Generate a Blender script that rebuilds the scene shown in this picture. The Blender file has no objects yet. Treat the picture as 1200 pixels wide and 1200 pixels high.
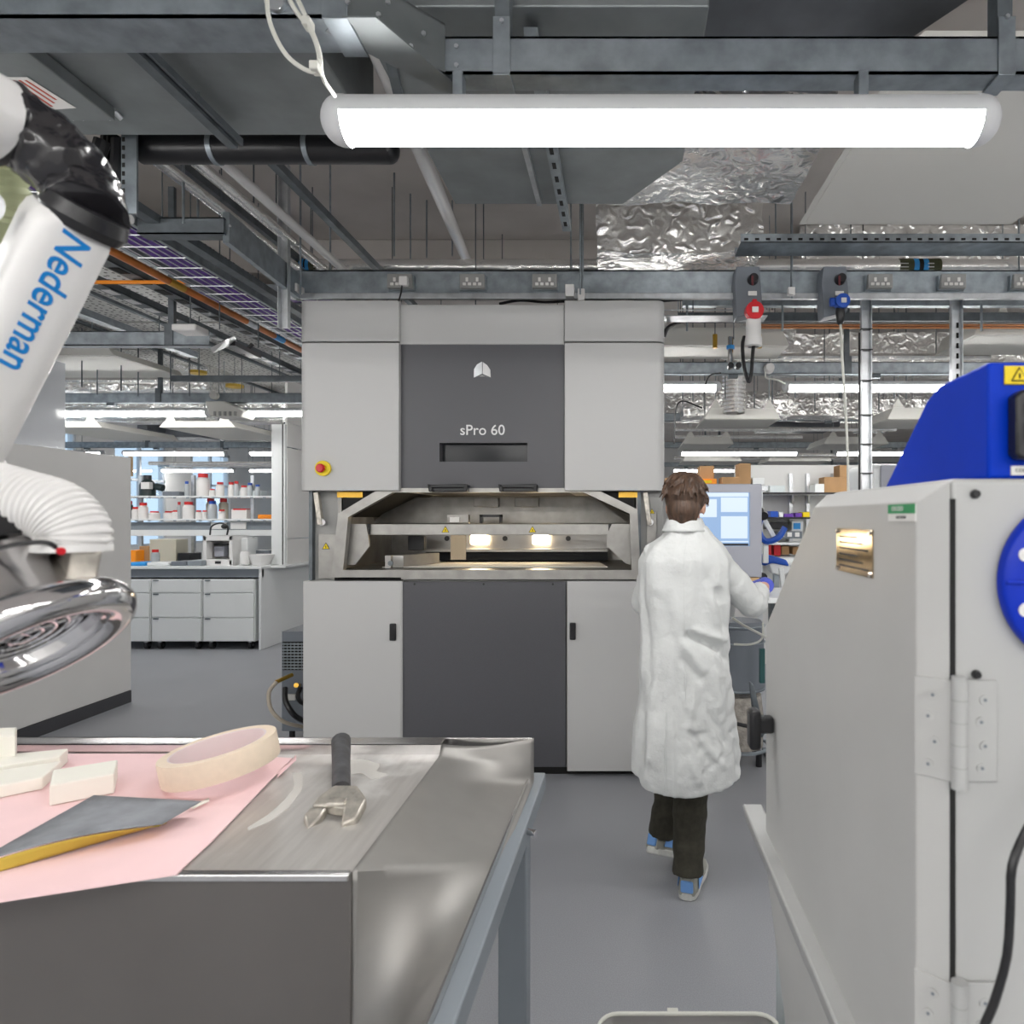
import bpy, bmesh, math, random
from mathutils import Vector, Matrix, Euler, noise
random.seed(7)
S = bpy.context.scene
COL = S.collection
# ---------------------------------------------------------------- camera, world, exposure
F, CX, CY, CH = 800.0, 728.0, 606.0, 1.58
cam = bpy.data.cameras.new('camera'); camo = bpy.data.objects.new('camera', cam); COL.objects.link(camo)
camo.location = (0, 0, CH); camo.rotation_euler = (math.pi/2, 0, 0)
cam.sensor_width = 36; cam.lens = 36*F/1200; cam.shift_x = -128/1200; cam.shift_y = 6/1200
cam.dof.use_dof = True; cam.dof.focus_distance = 3.4; cam.dof.aperture_fstop = 6.3
cam.clip_start = .03; cam.clip_end = 100
S.camera = camo
S.view_settings.view_transform = 'Standard'; S.view_settings.look = 'None'
S.view_settings.gamma = 1; S.view_settings.use_curve_mapping = False
S.view_settings.exposure = 1.3
W = bpy.data.worlds.new('world'); S.world = W; W.use_nodes = True
W.node_tree.nodes['Background'].inputs[0].default_value = (.64, .82, 1, 1)
W.node_tree.nodes['Background'].inputs[1].default_value = .45
TUBE = 12.5      # emission of the light diffusers

def V(px, py, d): return Vector(((px-CX)/F*d, d, CH-(py-CY)/F*d))
def XX(px, d): return (px-CX)/F*d
def ZZ(py, d): return CH-(py-CY)/F*d

def onZ(px, py, z): d = (CH-z)*F/(py-CY); return Vector((XX(px,d), d, z))

# ---------------------------------------------------------------- materials
M = {}
def mat(name, col, rough=.5, metal=0, noise_=None, bump=None, stretch=(1,1,1), emis=None, trans=0, alpha=1, spec=None, coat=0):
    m = bpy.data.materials.new(name); m.use_nodes = True
    nt = m.node_tree; b = nt.nodes['Principled BSDF']
    b.inputs['Base Color'].default_value = (*col, 1); b.inputs['Roughness'].default_value = rough
    b.inputs['Metallic'].default_value = metal
    if spec is not None: b.inputs['Specular IOR Level'].default_value = spec
    if coat: b.inputs['Coat Weight'].default_value = coat
    if trans: b.inputs['Transmission Weight'].default_value = trans
    if alpha < 1: b.inputs['Alpha'].default_value = alpha
    if emis: b.inputs['Emission Color'].default_value = (*emis[0], 1); b.inputs['Emission Strength'].default_value = emis[1]
    if noise_ or bump:
        tc = nt.nodes.new('ShaderNodeTexCoord'); mp = nt.nodes.new('ShaderNodeMapping')
        mp.inputs['Scale'].default_value = stretch; nt.links.new(tc.outputs['Object'], mp.inputs[0])
    if noise_:
        n = nt.nodes.new('ShaderNodeTexNoise'); n.inputs['Scale'].default_value = noise_[0]; n.inputs['Detail'].default_value = 4
        nt.links.new(mp.outputs[0], n.inputs['Vector'])
        r = nt.nodes.new('ShaderNodeValToRGB'); a = noise_[1]
        r.color_ramp.elements[0].position = .3; r.color_ramp.elements[1].position = .7
        r.color_ramp.elements[0].color = (*[c*(1-a) for c in col], 1); r.color_ramp.elements[1].color = (*[min(1, c*(1+a)) for c in col], 1)
        nt.links.new(n.outputs[0], r.inputs[0]); nt.links.new(r.outputs[0], b.inputs['Base Color'])
    if bump:
        n = nt.nodes.new('ShaderNodeTexNoise'); n.inputs['Scale'].default_value = bump[0]; n.inputs['Detail'].default_value = 5
        nt.links.new(mp.outputs[0], n.inputs['Vector'])
        bp = nt.nodes.new('ShaderNodeBump'); bp.inputs['Strength'].default_value = bump[1]; bp.inputs['Distance'].default_value = bump[2] if len(bump) > 2 else .01
        nt.links.new(n.outputs[0], bp.inputs['Height']); nt.links.new(bp.outputs[0], b.inputs['Normal'])
    M[name] = m; return m
mat('panel_grey', (.53,.53,.525), .45, 0, (300,.03), (900,.05,.001))
mat('panel_grey_edge', (.34,.34,.33), .5)
mat('charcoal_panel', (.088,.088,.098), .45, 0, (300,.08), (900,.06,.001))
mat('black_plastic', (.012,.012,.014), .35)
mat('black_shiny', (.018,.017,.02), .22, coat=.4)
mat('black_matte', (.01,.01,.01), .8)
mat('dark_glass', (.02,.022,.025), .12, spec=.15)
mat('galvanised', (.33,.37,.40), .42, .75, (14,.22), (60,.05,.002))
mat('galvanised_dark', (.15,.17,.185), .5, .5, (14,.2))
mat('galvanised_light', (.6,.62,.64), .35, .8, (14,.15))
mat('duct_metal', (.24,.26,.265), .45, .45, (6,.14), (30,.04,.002))
mat('duct_dark', (.13,.14,.155), .5, .4, (6,.15))
mat('foil', (.93,.92,.90), .27, .8, (7,.08), (24,1.0,.03))
mat('foil_pipe', (.93,.92,.90), .25, .8, (9,.08), (45,.7,.012))
mat('stainless', (.36,.35,.335), .33, 1, (5,.10), (90,.04,.001))
mat('chute_steel', (.36,.35,.335), .55, .9, (5,.08), (60,.05,.002))
mat('stainless_dull', (.165,.155,.148), .5, .6, (3,.06), (200,.05,.001))
mat('chamber_steel', (.27,.26,.245), .38, .85, (8,.22))
mat('frame_steel', (.37,.36,.34), .4, .7, (12,.12))
mat('chrome', (.72,.71,.72), .09, 1)
mat('brushed_alu', (.68,.67,.67), .24, 1, (20,.05))
mat('white_plastic', (.78,.77,.76), .35, 0, coat=.2)
mat('hose_white', (.80,.79,.78), .45)
mat('white_paint', (.80,.80,.79), .5)
mat('partition_white', (.76,.75,.73), .35, 0, (3,.02))
mat('gloss_white', (.66,.68,.72), .12)
mat('lab_white', (.78,.80,.80), .4)
mat('ceiling_paint', (.64,.60,.57), .9, 0, (2,.08))
mat('wall_paint', (.7,.7,.69), .9, 0, (2,.03))
mat('skirting_dark', (.055,.055,.062), .6)
mat('radiant_white', (.70,.69,.65), .6)
mat('cabinet_grey', (.49,.49,.48), .42, 0, (5,.03), (400,.06,.002))
mat('cabinet_light', (.45,.455,.45), .38, 0, (5,.02))
mat('blue_plastic', (.001,.028,.46), .35, 0, (5,.1), spec=.3)
mat('blue_paint', (.0,.034,.46), .42, 0, (5,.12), (300,.05,.002), spec=.12)
mat('frame_blue_grey', (.24,.27,.30), .45)
mat('pale_paint', (.60,.66,.67), .4)
mat('yellow', (.80,.60,.0), .5)
mat('brass_yellow', (.62,.42,.06), .5)
mat('orange', (.95,.30,.01), .5)
mat('orange_pipe', (.55,.17,.03), .4, .3, (6,.3))
mat('copper', (.6,.28,.13), .35, .8)
mat('red', (.62,.01,.02), .35)
mat('red_dark', (.10,.01,.015), .4)
mat('purple', (.12,.035,.32), .5, 0, (30,.3))
mat('teal', (.02,.09,.09), .5)
mat('green', (.02,.28,.10), .5)
mat('blue', (.01,.08,.45), .4)
mat('light_blue', (.03,.30,.72), .5)
mat('pink', (.93,.66,.67), .75, 0, (5,.04))
mat('tape_cream', (.80,.67,.53), .7, 0, (60,.03))
mat('tape_core', (.72,.62,.62), .8)
mat('foam_white', (.86,.84,.76), .8)
mat('sandpaper_grey', (.23,.24,.26), .9, 0, (12,.35), (600,.5,.002))
mat('sandpaper_back', (.55,.40,.06), .8)
mat('grip_black', (.07,.07,.075), .6, 0, (25,.4), (60,.3,.004))
mat('wrench_steel', (.48,.45,.40), .38, .8, (40,.3))
mat('coat_cloth', (.66,.675,.67), .85, 0, (3,.03), (26,.55,.012))
mat('trouser_cloth', (.04,.037,.026), .85, 0, (40,.25), (60,.3,.006))
mat('skin', (.62,.36,.26), .5, 0, (30,.08))
mat('glove_blue', (.09,.12,.62), .45)
mat('hair', (.075,.042,.026), .5, 0, (60,.5), (60,.9,.006), (1,1,.16))
mat('shoe_white', (.68,.68,.65), .6, 0, (60,.05))
mat('shoe_grey', (.40,.40,.36), .8)
mat('shoe_blue', (.20,.42,.85), .7)
mat('cardboard', (.42,.25,.12), .85, 0, (8,.1))
mat('wood', (.6,.40,.2), .6, 0, (10,.15), None, (1,8,8))
mat('cable_white', (.72,.72,.66), .5)
mat('hose_beige', (.5,.44,.36), .5)
mat('brass', (.6,.36,.06), .3, .9)
mat('cap_red', (.65,.02,.02), .4)
mat('bottle_white', (.82,.80,.78), .45)
mat('bottle_dark', (.02,.035,.035), .3)
mat('bottle_clear', (.45,.48,.50), .2)
mat('bin_grey', (.17,.19,.22), .45)
mat('monitor_grey', (.36,.37,.42), .5)
mat('tray_white', (.72,.73,.74), .55)
mat('powder', (.86,.84,.80), .9)
mat('powder_thin', (.86,.84,.80), .9, 0, alpha=.45)
mat('text_blue', (.0,.22,.62), .4)
mat('text_white', (.75,.75,.75), .4)
mat('text_dark', (.05,.05,.05), .6)
mat('text_red', (.5,.08,.05), .6)
mat('label_white', (.75,.74,.72), .5)
mat('tan_lens', (.45,.36,.25), .1, .9)
mat('clear_plastic', (.92,.92,.92), .08, trans=1)
mat('box_haze', (.62,.60,.60), .3, 0, trans=.5)
mat('lens_glass', (.95,.97,1), .02, trans=1)
mat('olive', (.05,.055,.02), .5)
mat('hose_yellow_green', (.50,.54,.32), .5)
mat('wrap_clear', (.40,.37,.33), .25, 0, (15,.35), (30,.9,.02))
mat('tube_light', (1,1,1), .5, emis=((1.0,.985,.96), TUBE))
mat('lamp_warm', (1,.8,.5), .5, emis=((1.0,.78,.48), 16))
mat('screen_blue', (.01,.01,.01), .3, emis=((.30,.46,.72), .42))
mat('screen_white', (.01,.01,.01), .3, emis=((.72,.84,1), .42))
mat('beige_box', (.55,.52,.42), .5)
mat('windowframe', (.6,.63,.66), .4, .3)
mat('window_glass', (.9,.95,1), .02, trans=1)
for nm_ in ('foil','foil_pipe'):
    for n_ in M[nm_].node_tree.nodes:
        if n_.type == 'TEX_NOISE' and n_.inputs['Detail'].default_value == 5:
            n_.noise_type = 'RIDGED_MULTIFRACTAL'; n_.inputs['Scale'].default_value = 15 if nm_ == 'foil' else 16; n_.inputs['Detail'].default_value = 7; n_.inputs['Distortion'].default_value = .6
def bayer(name, base, dot, scale, thr, metal=0, rough=.5):
    m = mat(name, base, rough, metal); nt = m.node_tree; b = nt.nodes['Principled BSDF']
    tc = nt.nodes.new('ShaderNodeTexCoord'); vo = nt.nodes.new('ShaderNodeTexVoronoi'); vo.inputs['Scale'].default_value = scale
    vo.inputs['Randomness'].default_value = .55; vo.voronoi_dimensions = '2D'
    nt.links.new(tc.outputs['Object'], vo.inputs['Vector'])
    lt = nt.nodes.new('ShaderNodeMath'); lt.operation = 'LESS_THAN'; lt.inputs[1].default_value = thr
    nt.links.new(vo.outputs['Distance'], lt.inputs[0])
    mx = nt.nodes.new('ShaderNodeMix'); mx.data_type = 'RGBA'; mx.inputs['A'].default_value = (*base,1); mx.inputs['B'].default_value = (*dot,1)
    nt.links.new(lt.outputs[0], mx.inputs['Factor']); nt.links.new(mx.outputs['Result'], b.inputs['Base Color'])
bayer('perforated', (.62,.62,.60), (.05,.05,.05), 17, .2)
# floor: grey speckled vinyl
def floor_mat():
    m = mat('vinyl', (.19,.195,.21), .33); nt = m.node_tree; b = nt.nodes['Principled BSDF']
    tc = nt.nodes.new('ShaderNodeTexCoord')
    n1 = nt.nodes.new('ShaderNodeTexNoise'); n1.inputs['Scale'].default_value = 260; n1.inputs['Detail'].default_value = 2
    n2 = nt.nodes.new('ShaderNodeTexNoise'); n2.inputs['Scale'].default_value = 1.3; n2.inputs['Detail'].default_value = 5
    for n in (n1, n2): nt.links.new(tc.outputs['Object'], n.inputs['Vector'])
    r1 = nt.nodes.new('ShaderNodeValToRGB'); r1.color_ramp.elements[0].position = .35; r1.color_ramp.elements[1].position = .68
    r1.color_ramp.elements[0].color = (.295,.305,.33,1); r1.color_ramp.elements[1].color = (.375,.385,.41,1)
    r2 = nt.nodes.new('ShaderNodeMapRange'); r2.inputs['To Min'].default_value = .28; r2.inputs['To Max'].default_value = .48
    nt.links.new(n1.outputs[0], r1.inputs[0]); nt.links.new(r1.outputs[0], b.inputs['Base Color'])
    nt.links.new(n2.outputs[0], r2.inputs[0]); nt.links.new(r2.outputs[0], b.inputs['Roughness'])
floor_mat()
# worktop: stainless with powder smears
def worktop_mat():
    m = mat('worktop_steel', (.42,.41,.39), .36, .85); nt = m.node_tree; b = nt.nodes['Principled BSDF']
    tc = nt.nodes.new('ShaderNodeTexCoord'); mp = nt.nodes.new('ShaderNodeMapping'); mp.inputs['Scale'].default_value = (14,1.2,1)
    n = nt.nodes.new('ShaderNodeTexNoise'); n.inputs['Scale'].default_value = 5; n.inputs['Detail'].default_value = 6
    nt.links.new(tc.outputs['Object'], mp.inputs[0]); nt.links.new(mp.outputs[0], n.inputs['Vector'])
    n2 = nt.nodes.new('ShaderNodeTexNoise'); n2.inputs['Scale'].default_value = 9; n2.inputs['Detail'].default_value = 6; n2.inputs['Distortion'].default_value = 1
    nt.links.new(tc.outputs['Object'], n2.inputs['Vector'])
    cr = nt.nodes.new('ShaderNodeValToRGB'); cr.color_ramp.elements[0].color = (.44,.42,.40,1); cr.color_ramp.elements[1].color = (.70,.68,.65,1)
    nt.links.new(n.outputs[0], cr.inputs[0])
    # smear mask: noise above a level, stronger toward the rear of the top (object y)
    sx = nt.nodes.new('ShaderNodeSeparateXYZ'); nt.links.new(tc.outputs['Object'], sx.inputs[0])
    my = nt.nodes.new('ShaderNodeMapRange'); my.inputs['From Min'].default_value = -.1; my.inputs['From Max'].default_value = .3; my.inputs['To Min'].default_value = -.12; my.inputs['To Max'].default_value = .1
    nt.links.new(sx.outputs['Y'], my.inputs[0])
    ad = nt.nodes.new('ShaderNodeMath'); ad.operation = 'ADD'; nt.links.new(n2.outputs[0], ad.inputs[0]); nt.links.new(my.outputs[0], ad.inputs[1])
    mr = nt.nodes.new('ShaderNodeMapRange'); mr.inputs['From Min'].default_value = .5; mr.inputs['From Max'].default_value = .7; mr.inputs['To Max'].default_value = .8
    nt.links.new(ad.outputs[0], mr.inputs[0])
    mx = nt.nodes.new('ShaderNodeMix'); mx.data_type = 'RGBA'; mx.inputs['B'].default_value = (.72,.71,.69,1)
    nt.links.new(mr.outputs[0], mx.inputs['Factor']); nt.links.new(cr.outputs[0], mx.inputs['A']); nt.links.new(mx.outputs['Result'], b.inputs['Base Color'])
    iv = nt.nodes.new('ShaderNodeMath'); iv.operation = 'MULTIPLY_ADD'; iv.inputs[1].default_value = -.55; iv.inputs[2].default_value = .55
    nt.links.new(mr.outputs[0], iv.inputs[0]); nt.links.new(iv.outputs[0], b.inputs['Metallic'])
worktop_mat()

# ---------------------------------------------------------------- mesh builder
class MB:
    def __init__(s): s.v = []; s.f = []
    def add(s, vs, fs):
        o = len(s.v); s.v += [tuple(v) for v in vs]; s.f += [tuple(i+o for i in f) for f in fs]; return s
    def box(s, x0, x1, y0, y1, z0, z1):
        if x0 > x1: x0, x1 = x1, x0
        if y0 > y1: y0, y1 = y1, y0
        if z0 > z1: z0, z1 = z1, z0
        return s.add([(x0,y0,z0),(x1,y0,z0),(x1,y1,z0),(x0,y1,z0),(x0,y0,z1),(x1,y0,z1),(x1,y1,z1),(x0,y1,z1)],
                     [(0,3,2,1),(4,5,6,7),(0,1,5,4),(1,2,6,5),(2,3,7,6),(3,0,4,7)])
    def pbox(s, px0, px1, py0, py1, d0, d1):          # front rectangle seen at px/py at distance d0, reaching back to d1
        return s.box(XX(px0,d0), XX(px1,d0), d0, d1, ZZ(py1,d0), ZZ(py0,d0))
    def prism(s, pts, ext):                            # closed polygon + extrusion vector
        n = len(pts); e = Vector(ext); P = [Vector(p) for p in pts]
        nrm = Vector((0,0,0))
        for i in range(n): nrm += P[i].cross(P[(i+1) % n])
        if nrm.dot(e) > 0: P.reverse()
        vs = P + [p+e for p in P]
        return s.add(vs, [tuple(range(n)), tuple(reversed(range(n, 2*n)))] + [((i+1)%n, i, n+i, n+(i+1)%n) for i in range(n)])
    def tube(s, pts, r, n=8, caps=True, closed=False, radii=None):
        P = [Vector(p) for p in pts]; m = len(P); rings = []
        up = None
        for i in range(m):
            if closed: t = P[(i+1)%m]-P[i-1]
            else: t = P[min(i+1,m-1)]-P[max(i-1,0)]
            t.normalize()
            if up is None:
                up = Vector((0,0,1)) if abs(t.z) < .9 else Vector((0,1,0))
            a = (up - t*up.dot(t))
            if a.length < 1e-5: a = Vector((1,0,0)) - t*t.x
            a.normalize(); up = a; b = t.cross(a)
            rr = radii[i] if radii else r
            rings.append([P[i] + (a*math.cos(2*math.pi*k/n)+b*math.sin(2*math.pi*k/n))*rr for k in range(n)])
        vs = [v for ring in rings for v in ring]; fs = []
        for i in range(m if closed else m-1):
            j = (i+1) % m
            for k in range(n): fs.append((i*n+k, i*n+(k+1)%n, j*n+(k+1)%n, j*n+k))
        if caps and not closed: fs += [tuple(reversed(range(n))), tuple(range((m-1)*n, m*n))]
        return s.add(vs, fs)
    def cyl(s, p0, p1, r, n=12, r2=None): return s.tube([p0, p1], r, n, radii=[r, r if r2 is None else r2])
    def bar(s, p0, p1, w, h):                          # rectangular bar along p0->p1, h vertical-ish
        a, b = Vector(p0), Vector(p1); t = (b-a).normalized()
        up = Vector((0,0,1)) if abs(t.z) < .9 else Vector((0,1,0))
        sd = t.cross(up).normalized(); up = sd.cross(t)
        q = [a - sd*w/2 - up*h/2, a + sd*w/2 - up*h/2, a + sd*w/2 + up*h/2, a - sd*w/2 + up*h/2]
        return s.prism(q, b-a)
    def lathe(s, prof, org, axis=(0,0,1), n=24):       # prof: (r, h) pairs along the axis
        ax = Vector(axis).normalized(); up = Vector((0,0,1)) if abs(ax.z) < .9 else Vector((0,1,0))
        a = (up-ax*up.dot(ax)).normalized(); b = ax.cross(a); o = Vector(org)
        vs = [o + ax*h + (a*math.cos(2*math.pi*k/n)+b*math.sin(2*math.pi*k/n))*max(r,1e-5) for r,h in prof for k in range(n)]
        m = len(prof)
        return s.add(vs, [(i*n+k, i*n+(k+1)%n, (i+1)*n+(k+1)%n, (i+1)*n+k) for i in range(m-1) for k in range(n)])
    def ell(s, c, r, nu=16, nv=10, rot=None):
        c = Vector(c); R = rot.to_matrix() if rot else Matrix.Identity(3); vs = []; fs = []
        for j in range(nv+1):
            th = math.pi*j/nv
            for i in range(nu):
                ph = 2*math.pi*i/nu
                vs.append(c + R @ Vector((r[0]*math.sin(th)*math.cos(ph), r[1]*math.sin(th)*math.sin(ph), r[2]*math.cos(th))))
        for j in range(nv):
            for i in range(nu): fs.append((j*nu+i, (j+1)*nu+i, (j+1)*nu+(i+1)%nu, j*nu+(i+1)%nu))
        return s.add(vs, fs)
    def grid(s, fn, nu, nv):                           # fn(u,v)->point
        vs = [fn(i/nu, j/nv) for j in range(nv+1) for i in range(nu+1)]
        return s.add(vs, [(j*(nu+1)+i, j*(nu+1)+i+1, (j+1)*(nu+1)+i+1, (j+1)*(nu+1)+i) for j in range(nv) for i in range(nu)])
    def build(s, name, material, parent=None, smooth=True, bevel=0, seg=2, solid=0, kind=None, label=None, ang=35):
        me = bpy.data.meshes.new(name); me.from_pydata(s.v, [], s.f)
        bm = bmesh.new(); bm.from_mesh(me); bmesh.ops.remove_doubles(bm, verts=bm.verts, dist=1e-6)
        bmesh.ops.recalc_face_normals(bm, faces=bm.faces); bm.to_mesh(me); bm.free()
        me.materials.append(M[material] if isinstance(material, str) else material)
        o = bpy.data.objects.new(name, me); COL.objects.link(o)
        if parent is None:
            xs = [v.co for v in me.vertices]
            org = Vector(((min(v.x for v in xs)+max(v.x for v in xs))/2, (min(v.y for v in xs)+max(v.y for v in xs))/2, min(v.z for v in xs)))
            me.transform(Matrix.Translation(-org)); o.location = org
        else:
            w = wloc(parent); me.transform(Matrix.Translation(-w)); o.parent = parent
        if smooth:
            for p in me.polygons: p.use_smooth = True
            me.set_sharp_from_angle(angle=math.radians(ang))
        if solid: md = o.modifiers.new('solid', 'SOLIDIFY'); md.thickness = solid; md.offset = 0
        if bevel: md = o.modifiers.new('bevel', 'BEVEL'); md.width = bevel; md.segments = seg; md.limit_method = 'ANGLE'
        if kind: o['kind'] = kind
        if label: o['label'] = label
        return o
def wloc(o):
    v = Vector(o.location)
    while o.parent: o = o.parent; v += Vector(o.location)
    return v
def tag(o, label, cat, group=None):
    o['label'] = label; o['category'] = cat
    if group: o['group'] = group
    return o
def thing(name, label, cat, loc, group=None):
    o = bpy.data.objects.new(name, None); COL.objects.link(o); o.location = loc; o.empty_display_size = .05
    return tag(o, label, cat, group)
def copy_tree(o, parent=None):
    c = o.copy(); COL.objects.link(c); c.parent = parent
    for ch in list(o.children): copy_tree(ch, c)
    return c
def struct(mb, name, material, **k): return mb.build(name, material, kind='structure', **k)
def bez(pts, n=24):                                    # Catmull-Rom through points
    P = [Vector(p) for p in pts]; P = [P[0]*2-P[1]] + P + [P[-1]*2-P[-2]]; out = []
    m = len(P)-3
    for s_ in range(m):
        a,b,c,d = P[s_:s_+4]; k = max(2, n//m)
        for i in range(k):
            t = i/k; out.append(.5*((2*b)+(c-a)*t+(2*a-5*b+4*c-d)*t*t+(3*b-a-3*c+d)*t**3))
    out.append(P[-2]); return out
def text(s_, size, material, parent, loc, xdir, ydir, name='lettering', depth=.0006, font_shear=0, weight=0):
    cu = bpy.data.curves.new(name, 'FONT'); cu.body = s_; cu.size = size; cu.extrude = depth; cu.shear = font_shear; cu.offset = weight
    cu.align_x = 'CENTER'; cu.align_y = 'CENTER'; cu.resolution_u = 4
    t = bpy.data.objects.new(name, cu); COL.objects.link(t)
    bpy.context.view_layer.update()
    me = bpy.data.meshes.new_from_object(t.evaluated_get(bpy.context.evaluated_depsgraph_get()))
    bpy.data.objects.remove(t)
    X = Vector(xdir).normalized(); Y = Vector(ydir).normalized(); Z = X.cross(Y)
    mt = Matrix(((X.x,Y.x,Z.x,loc[0]),(X.y,Y.y,Z.y,loc[1]),(X.z,Y.z,Z.z,loc[2]),(0,0,0,1)))
    me.transform(mt); me.transform(Matrix.Translation(-wloc(parent)))
    me.materials.clear(); me.materials.append(M[material])
    o = bpy.data.objects.new(name, me); COL.objects.link(o); o.parent = parent; return o
def warn_sign(parent, c, size, u=(1,0,0), n=(0,-1,0)):  # yellow triangle with black border and mark
    c = Vector(c); u = Vector(u); n = Vector(n); w = Vector((0,0,1))
    def tri(k, off): return [c+n*off+u*(-size*k)+w*(-size*.55*k), c+n*off+u*(size*k)+w*(-size*.55*k), c+n*off+w*(size*1.15*k)]
    a = MB().prism(tri(1, .0006), n*.0006).build('warning_triangle', 'black_matte', parent, smooth=False)
    MB().prism(tri(.8, .0012), n*.0005).build('yellow_field', 'yellow', a, smooth=False)
    MB().prism([c+n*.0017-u*size*.1-w*size*.25, c+n*.0017+u*size*.1-w*size*.25, c+n*.0017+u*size*.1+w*size*.35, c+n*.0017-u*size*.1+w*size*.35], n*.0004).build('mark', 'black_matte', a, smooth=False)

# ================================================================ SETTING
CZ = 3.9
struct(MB().box(-11, 9, -4.5, 22, -.1, 0), 'floor', 'vinyl', smooth=False)
struct(MB().box(-11, 9, -4.5, 22, CZ, CZ+.15), 'ceiling', 'ceiling_paint', smooth=False)
struct(MB().box(-11.2, 9.2, -4.7, -4.5, 0, CZ), 'wall_rear', 'wall_paint', smooth=False)
struct(MB().box(9, 9.2, -4.5, 22, 0, CZ), 'wall_right', 'wall_paint', smooth=False)
lw = MB(); lw.box(-11.2, -11, -4.5, 22, 0, .9).box(-11.2, -11, -4.5, 22, 3.3, CZ)
for k in range(10): lw.box(-11.2, -11, -4.5+k*2.7-(.6 if k else 0), -4.1+k*2.7 if k < 9 else 22, .9, 3.3)
struct(lw, 'wall_left', 'wall_paint', smooth=False)
for k in range(9):
    a, b = -4.1+k*2.7, -2.4+k*2.7; w = MB()
    for y in (a, (a+b)/2-.03, b-.06): w.box(-11.1, -11.02, y, y+.06, .9, 3.3)
    for z in (.9, 2.4, 3.24): w.box(-11.1, -11.02, a, b, z, z+.06)
    wf = struct(w, 'window_%d' % (k+5), 'windowframe', smooth=False)
    MB().box(-11.07, -11.06, a, b, .9, 3.3).build('pane', 'window_glass', wf, smooth=False)
# back wall with window openings on the left
bw = MB()
wins = [(-10.6, -8.6), (-8.3, -6.3), (-6.0, -4.0), (-3.7, -1.7)]
bw.box(-11, 9, 22, 22.2, 0, .9).box(-11, 9, 22, 22.2, 3.3, CZ)
xs = [-11] + [v for w in wins for v in w] + [9]
for i in range(0, len(xs), 2): bw.box(xs[i], xs[i+1], 22, 22.2, .9, 3.3)
struct(bw, 'wall_back', 'wall_paint', smooth=False)
for i, (a, b) in enumerate(wins):
    w = MB()
    for x in (a, (a+b)/2-.03, b-.06): w.box(x, x+.06, 22.02, 22.1, .9, 3.3)
    for z in (.9, 2.4, 3.24): w.box(a, b, 22.02, 22.1, z, z+.06)
    wf = struct(w, 'window_%d' % (i+1), 'windowframe', smooth=False)
    MB().box(a, b, 22.06, 22.07, .9, 3.3).build('pane', 'window_glass', wf, smooth=False)
# concrete downstand beam under the slab
struct(MB().box(-11, 9, 5.7, 6.1, 3.62, CZ), 'trim_1', 'ceiling_paint', smooth=False, bevel=.01)

# left white partition block with dark base, then tall glossy panel behind it
struct(MB().box(-5.2, -4.2, .4, 5.85, .10, 2.09), 'wall_partition', 'partition_white', bevel=.004)
struct(MB().box(-5.19, -4.19, .41, 5.84, 0, .10), 'baseboard_left', 'skirting_dark', smooth=False)
pc = thing('tall_cabinet', 'tall glossy white cabinet rising behind the low left partition', 'cabinet', (-5.6, 4.4, 0))
MB().box(-6.2, -5.21, 2.0, 6.4, .1, 3.02).build('body', 'gloss_white', pc, bevel=.004)
MB().box(-6.2, -5.215, 2.0, 6.39, 0, .1).build('plinth', 'skirting_dark', pc, smooth=False)
for y in (3.4, 4.9): MB().box(-5.212, -5.204, y, y+.006, .15, 3.0).build('seam', 'panel_grey_edge', pc, smooth=False)

# ================================================================ LIGHTS (battens)
def batten(label, px0, px1, y, d, z=None, L=None, r=.055, group='batten lights', big=False):
    x0, x1 = XX(px0, d), XX(px1, d)
    z = ZZ(y, d) if z is None else z
    t = thing('batten_light', label, 'light', ((x0+x1)/2, d, z+r), group)
    half = 14
    def sect(a0, a1, rr, cx): return [(cx, d+rr*math.sin(a0+(a1-a0)*k/half), z+rr*math.cos(a0+(a1-a0)*k/half)) for k in range(half+1)]
    a = math.radians(94 if big else 80)
    MB().prism(sect(-a, a, r, x0+r*.9), (x1-x0-1.8*r, 0, 0)).build('housing', 'tray_white', t)
    MB().prism(sect(a, 2*math.pi-a, r*.97, x0+r*.9), (x1-x0-1.8*r, 0, 0)).build('diffuser', 'tube_light', t)
    for s_, xe in ((-1, x0+r*.9), (1, x1-r*.9)):
        prof = [(r*1.03, -.012*s_)] + [(r*1.03*math.cos(q*math.pi/16), s_*r*.9*math.sin(q*math.pi/16)) for q in range(0, 9)]
        MB().lathe(prof, (xe, d, z), (1,0,0), 24 if big else 12).build('end_cap', 'tray_white', t)
    return t
bt = batten('large bright batten light hanging nearest, across the top of the view', 378, 1170, 142, 1.83, r=.062, big=True)
for px in (535, 1014):
    MB().box(XX(px-6,1.8), XX(px+6,1.8), 1.81, 1.85, 2.702, 2.765).build('mounting_clip', 'galvanised', bt, bevel=.002)
ZB = 2.7
def row(d, spans, tagp):
    for i, (a, b) in enumerate(spans):
        x0, x1 = a, b
        batten(tagp[i], x0/d*F+CX, x1/d*F+CX, 0, d, z=ZB, r=.048)
row(7.3, [(-8.3, -6.6), (-6.45, -4.38), (-4.12, -2.2)], ['first batten left of the machine, far end hidden by tall cabinet', 'long batten light over the left aisle, ending at the white beam bracket', 'batten light in the left aisle running behind the grey machine'])
row(5.86, [(-.9, .86), (1.38, 3.2), (3.4, 5.2)], ['batten light right behind the machine top, end beside its right side', 'batten light behind the cable-tied post', 'batten light behind the blue hood'])
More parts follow.
